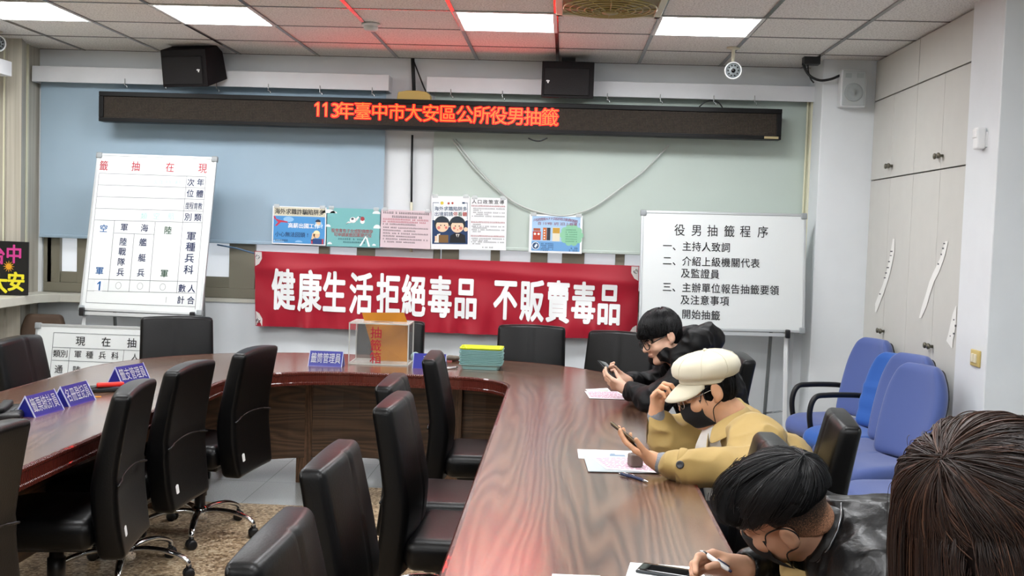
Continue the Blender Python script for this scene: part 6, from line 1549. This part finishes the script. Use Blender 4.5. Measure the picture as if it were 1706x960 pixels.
# newsboy cap
Hc = H; H = Head(Hc(0, .004, .0), (-.97, -.13, -.13), (-.13, 0, 1), 1.02)
cream = mat('cream_twill', 'd3ccb6', .75, sheen=.2, bump=.1, bscale=400)
cp_ = MB(); prof = [(.094, .036), (.098, .042), (.098, .054), (.108, .058), (.119, .068), (.125, .084), (.124, .102), (.115, .121), (.097, .137), (.072, .147), (.042, .153), (.018, .155), (.0001, .155)]
na = 64
for r, z in prof:
    for j in range(na):
        a = 2*PI*j/na; seam = 1-.018*math.exp(-((((a/(PI/4)) % 1)-.5)/.08)**2)*(1 if z > .07 else 0); wob = 1+.018*math.sin(a*3+1)*(z > .07)+.012*math.sin(a*7+z*60)*(z > .075)
        x, y = r*math.sin(a)*seam*wob*.96, (r*math.cos(a)*seam*wob)*1.06
        cp_.v.append(Vector(H(x, y-.004-.006*(z > .07), z-.004*(z > .08)*math.cos(a)))-Vector(org))
for i in range(len(prof)-1):
    for j in range(na): cp_.f.append((i*na+j, i*na+(j+1) % na, (i+1)*na+(j+1) % na, (i+1)*na+j))
cap = obj('newsboy_cap', cp_, cream, p2, smooth=True); q = cap.modifiers.new('thickness', 'SOLIDIFY'); q.thickness = .002
sm_ = MB()
for k in range(8):
    sm_.tube([cp_.v[i*na+(k*8+4)]*1.0+(cp_.v[i*na+(k*8+4)]-Vector(H(0, 0, .06))+Vector(org))*.004 for i in range(3, len(prof)-1)], .0013, 5)
obj('panel_seams', sm_, mat('cream_seam', 'c9c2aa', .8), cap, smooth=True)
bb = MB(); bb.ell(Vector(H(0, -.010, .157))-Vector(org), (.009, .009, .006), M=None); obj('top_button', bb, cream, cap, smooth=True)
br_ = MB(); nb = 20
for i in range(nb+1):
    a = -1.25+2.5*i/nb
    for k in range(6):
        t = k/5; e = math.cos(a/1.25*PI/2)**.55; r0 = .092; x = math.sin(a)*(r0+.030*t*e); y = math.cos(a)*(r0*1.06)+.068*t*e; z = .040-.040*t*e-.020*t*t*e-.06*(math.sin(a)**2)*.3*t-.10*max(0, y-.02)*.15
        br_.v.append(Vector(H(x*.98, y-.004, z))-Vector(org))
for i in range(nb):
    for k in range(5): br_.f.append((i*6+k, i*6+k+1, (i+1)*6+k+1, (i+1)*6+k))
vb = obj('brim', br_, cream, cap, smooth=True); q = vb.modifiers.new('thickness', 'SOLIDIFY'); q.thickness = .006
H = Hc
face_mask(H, p2, org, '0d0d0f', 1.02); glasses(H, p2, org, mat('silver_frame', '9a9894', .25, metal=.8), y=.116)
trousers(p2, org, (.83, 4.15, .55), PI, '23262e')
phone3d('bronze-edged phone held by the man in the cream cap', (.258, 3.875, .893), (-.78, .33, .53), (.58, .12, .78), '6a5a44')

# ---- man with the undercut bowing his head over a form
org = (.95, 2.53, 0)
p3 = thing('person', 'man in black leather jacket and black mask bowing his head over a form', 'person', org)
H = Head((.535, 2.515, .984), (-.80, .40, -.42), (-.55, -.35, .73), 1.0)
S = SDF((.28, 2.05, .46), (1.20, 3.05, 1.16), .0036)
C7 = V3(.642, 2.565, .922); SL, SR = V3(.72, 2.36, .86), V3(.70, 2.75, .86); EL, ER = V3(.68, 2.20, .79), V3(.70, 2.86, .79); WL, WR = V3(.44, 2.26, .785), V3(.463, 2.63, .81); PE = V3(1.02, 2.53, .53)
H.build(S, C7); S.chain([C7-V3(0, 0, .02), (.86, 2.53, .76), PE], [.06, .13, .14], .06)
for s_, e_, w_ in ((SL, EL, WL), (SR, ER, WR)): S.chain([C7*.4+s_*.6-V3(0, 0, .03), s_-V3(0, 0, .02), e_, w_], [.04, .042, .038, .029], .03)
hand(S, WL, nrm((-.9, .35, .05)), (0, .0, -1), -1, (.35, .4, .4, .45), 1.04)
hand(S, WR, nrm((-.88, -.22, .22)), (-.1, -.75, -.5), -1, (.62, .85, .95, 1.0), 1.08, thumb_dir=nrm((-.75, -.62, .0)), thumb_curl=.1)
S.mesh('body', skin_mat('skin_tan', 'cc9f84'), p3, org)
lj = mat('black_leather_jacket', '070708', .38, spec=.4, bump=.12, bscale=90)
J = SDF((.42, 2.02, .44), (1.30, 3.05, 1.08), .005)
J.chain([C7+V3(.035, 0, -.03), (.78, 2.54, .85), (.88, 2.53, .75), PE], [.092, .17, .19, .19], .07)
for s_, e_, w_ in ((SL, EL, WL), (SR, ER, WR)): J.chain([C7*.4+s_*.6+V3(.04, 0, -.03), s_, e_, e_*.3+w_*.7], [.10, .095, .070, .05], .05)
J.disp(folds(.028, 8, .016, 19)); J.cone(H(0, -.02, -.04), C7+V3(-.005, 0, .0), .064, .066, .012, 's')
J.mesh('leather_jacket', lj, p3, org)
cc = V3(.616, 2.55, .928); cn_ = nrm((-.86, 0, .42)); ce = V3(0, 1, 0); cf = nrm((.42, 0, .86))
col = [[cc+cn_*k+ce*math.cos(a)*r*1.05+cf*math.sin(a)*r for a in [math.radians(-235+290*i/11)+PI for i in range(12)]] for r, k in ((.069, .0), (.080, .004), (.092, -.014), (.108, -.046))]
sheet_mesh('collar', col, lj, p3, org, .007)
zp = MB(); zp.tube([Vector(q)-Vector(org)+Vector((0, -.004, .006)) for q in col[2][6:]], .003, 6); obj('collar_zip', zp, mat('dark_steel', '77797b', .3, metal=1), p3, smooth=True)
sh = SDF((.48, 2.3, .5), (.96, 2.78, .95), .006); sh.chain([C7+V3(-.02, 0, -.09), (.72, 2.53, .72), (.84, 2.53, .58)], [.075, .12, .13], .05); sh.disp(folds(.012, 14)); sh.cone(H(0, -.02, -.05), H(0, .0, -.17), .066, .07, .006, 's'); sh.mesh('khaki_shirt', mat('khaki_shirt_cotton', 'b49a66', .8), p3, org)
for w_, e_ in ((WR, ER),):
    d = nrm(w_-e_); a, b_ = e_*.35+w_*.65, e_*.12+w_*.88; q = SDF(np.minimum(a, b_)-.08, np.maximum(a, b_)+.08, .004); q.cone(a, b_, .050, .046, .005); q.disp(folds(.005, 30)); q.cone(b_, b_+d*.06, .034, .034, .004, 's'); q.mesh('sleeve_end', lj, p3, org)
# clipped sides: short dark stubble that thins towards the neck
fm_ = bpy.data.materials.new('clipped_hair'); fm_.use_nodes = True; nt = fm_.node_tree; b = nt.nodes['Principled BSDF']; tc = N(nt, 'ShaderNodeTexCoord'); n1 = N(nt, 'ShaderNodeTexNoise', Scale=420.0, Detail=2.0); nt.links.new(tc.outputs['Object'], n1.inputs['Vector'])
dp = N(nt, 'ShaderNodeVectorMath', operation='DOT_PRODUCT'); nt.links.new(tc.outputs['Object'], dp.inputs[0]); dn = Vector(H.d(0, -.15, 1)); dp.inputs[1].default_value = dn
mr = N(nt, 'ShaderNodeMapRange'); nt.links.new(dp.outputs['Value'], mr.inputs['Value']); z0_ = (Vector(H(0, -.06, -.04))-Vector(org)).dot(dn); mr.inputs['From Min'].default_value = z0_; mr.inputs['From Max'].default_value = z0_+.105; mr.inputs['To Min'].default_value = .26; mr.inputs['To Max'].default_value = -.22
ms = N(nt, 'ShaderNodeMath', operation='ADD'); nt.links.new(n1.outputs['Fac'], ms.inputs[0]); nt.links.new(mr.outputs['Result'], ms.inputs[1])
nt.links.new(ramp(nt, ms.outputs[0], [(.30, '14100e'), (.5, '3a2a21'), (.66, '7d5a43'), (.8, 'b48163')]), b.inputs['Base Color']); b.inputs['Roughness'].default_value = .7
hs = SDF(H.c-.2, H.c+.2, .0036); H.ell(hs, (0, -.014, .033), (.0785, .0985, .089)); H.cone(hs, (0, -.03, -.02), (0, -.045, -.045), .064, .055, .02)
hs.cut(H(0, .03, 0), H.d(0, 1, .1), .006); hs.cut(H(0, -.05, -.05), H.d(0, .4, -1), .006); hs.cut(H(0, 0, .012), H.d(0, .9, -.55), .006)
for x in (-1, 1): hs.ell(H(x*.09, -.006, -.008), (.03, .026, .036), H.R, .006, 's')
hs.mesh('clipped_hair', fm_, p3, org)
hs = SDF(H.c-.25, H.c+.25, .0040); H.ell(hs, (0, -.012, .072), (.090, .122, .080)); H.ell(hs, (0, .075, .078), (.075, .052, .055), .04); H.ell(hs, (0, -.07, .075), (.078, .055, .055), .03)
hs.disp(folds(.006, 34)); hs.cut(H(0, .03, .055), H.d(0, .12, -1), .012)
h3 = hs.mesh('hair', hairshell, p3, org)
def stop3(p): return p[2] < (.045 if p[1] > .0 else .055)+.012*math.sin(p[0]*130+p[1]*90)
strands('hair_strands', meridians(H, (0, -.01, .070), (.094, .130, .087), (.15, -.75, .65), 11000, stop3, 21, steps=14, jit=.005, th_max=2.4, span=(.6, 1.5)), .00075, hair_mat('black_hair', black_hair, .36), h3, org)
strands('fringe', meridians(H, (0, .0, .075), (.088, .135, .086), (.1, -.2, 1), 700, lambda p: p[1] < .02 or p[2] < .012+.02*math.sin(p[0]*90)**2, 23, jit=.006, th_max=2.0, span=(.5, 1.2)), .00085, hair_mat('black_hair', black_hair), h3, org)
face_mask(H, p3, org, '17181a', 1.04)
trousers(p3, org, (1.0, 2.53, .55), PI, '1b1d22')
pen('ballpoint_pen', 'white and navy ballpoint pen held in the fingers of the bowed man', at(1214, 950, 1, 2.565), at(1166, 917, 1, 2.575), white_pl, steel, .0058, cap=mat('pen_navy', '262f52'))

# ---- person with long brown hair, cut by the lower right corner
org = (.72, 1.46, 0)
p4 = thing('person', 'person with long brown streaked hair seen from behind in the lower right corner', 'person', org)
H = Head((.600, 1.5, 1.228), (-.55, .80, -.10), (-.05, 0, 1), 1.02)
S = SDF((.25, 1.1, .48), (1.15, 1.9, 1.45), .006); C7 = V3(.64, 1.44, 1.08); SL, SR = V3(.53, 1.33, .98), V3(.78, 1.53, .98); PE = V3(.76, 1.44, .53)
H.build(S, C7); S.chain([C7, (.70, 1.44, .85), PE], [.07, .12, .14], .06)
EL, ER = V3(.50, 1.36, .74), V3(.78, 1.66, .76); WL, WR = V3(.50, 1.55, .62), V3(.60, 1.80, .62)
for s_, e_, w_ in ((SL, EL, WL), (SR, ER, WR)):
    S.chain([C7*.4+s_*.6, s_, e_, w_], [.055, .048, .036, .026], .03); hand(S, w_, nrm(w_-e_+V3(0, .05, 0)), (0, 0, -1), 1, (.4, .4, .45, .5), .95)
S.mesh('body', skin_mat('skin_fair', 'dcb199'), p4, org)
J = SDF((.3, 1.1, .46), (1.15, 1.95, 1.12), .008); J.chain([C7+V3(.0, 0, -.06), (.70, 1.44, .85), PE], [.10, .16, .17], .08)
for s_, e_, w_ in ((SL, EL, WL), (SR, ER, WR)): J.chain([C7*.45+s_*.55-V3(0, 0, .01), s_, e_, e_*.2+w_*.8], [.085, .075, .058, .045], .05)
J.disp(folds(.012, 10)); J.cone(C7, C7+V3(0, 0, .2), .07, .07, .01, 's'); J.mesh('dark_sweater', mat('dark_wool', '2a2426', .9), p4, org)
brs = mat('brown_hair_shell', '120a08', .8, spec=.15)
hs = SDF((.3, 1.2, .95), (.95, 1.8, 1.5), .005); H.ell(hs, (0, -.012, .04), (.106, .122, .108)); H.ell(hs, (0, -.035, -.05), (.110, .094, .13), .05); H.cone(hs, (0, -.045, -.12), (0, -.05, -.24), .088, .075, .05)
hs.cut(H(0, .055, -.03), H.d(0, 1, -.35), .02)
hs.disp(folds(.006, 20, .003, 45, (1, 1, .25))); h4 = hs.mesh('hair', brs, p4, org)
axw = H.R.T@nrm((-.78, -.40, .60)); cen = V3(0, -.012, .035); rad = V3(.114, .131, .117)
def fall4(pts, g):
    out = list(pts); p = out[-1].copy(); v = (out[-1]-out[-2]); stp = np.linalg.norm(v); v = v/stp; w = g.normal(0, .12, 3)
    for k in range(14):
        v = nrm(v*.72+V3(0, 0, -1)*.34+w*.06*math.sin(k*.9+w[0]*9)); p = p+v*.022; e = (p[0]/.126)**2+((p[1]+.035)/.112)**2
        if p[2] < .0 and e < 1: k_ = (1/max(e, .05))**.5; p[0] *= 1+(k_-1)*.8; p[1] = -.035+(p[1]+.035)*(1+(k_-1)*.8)
        if p[2] < -.25: break
        out.append(p)
    return out
brown = [(0, '150c0a'), (.45, '21130e'), (.7, '301c14'), (.86, '462b1e'), (1, '7a5a46')]
strands('hair_strands', meridians(H, cen, rad, axw, 13000, lambda p: p[1] > .085 and p[2] < .05, 31, steps=10, jit=.005, th_max=1.9, fall=fall4, clump=150, span=(.5, 1.1), bend=.5, part=.06), .00085, hair_mat('brown_hair', brown, .42), h4, org)
strands('flyaway_strands', meridians(H, cen, rad*1.03, axw, 110, lambda p: p[1] > .085 and p[2] < .05, 33, steps=10, jit=.010, th_max=1.9, fall=fall4, clump=60, bend=.9), .0004, hair_mat('brown_hair', brown), h4, org)
trousers(p4, org, (.76, 1.44, .55), 2.2, '20222a')
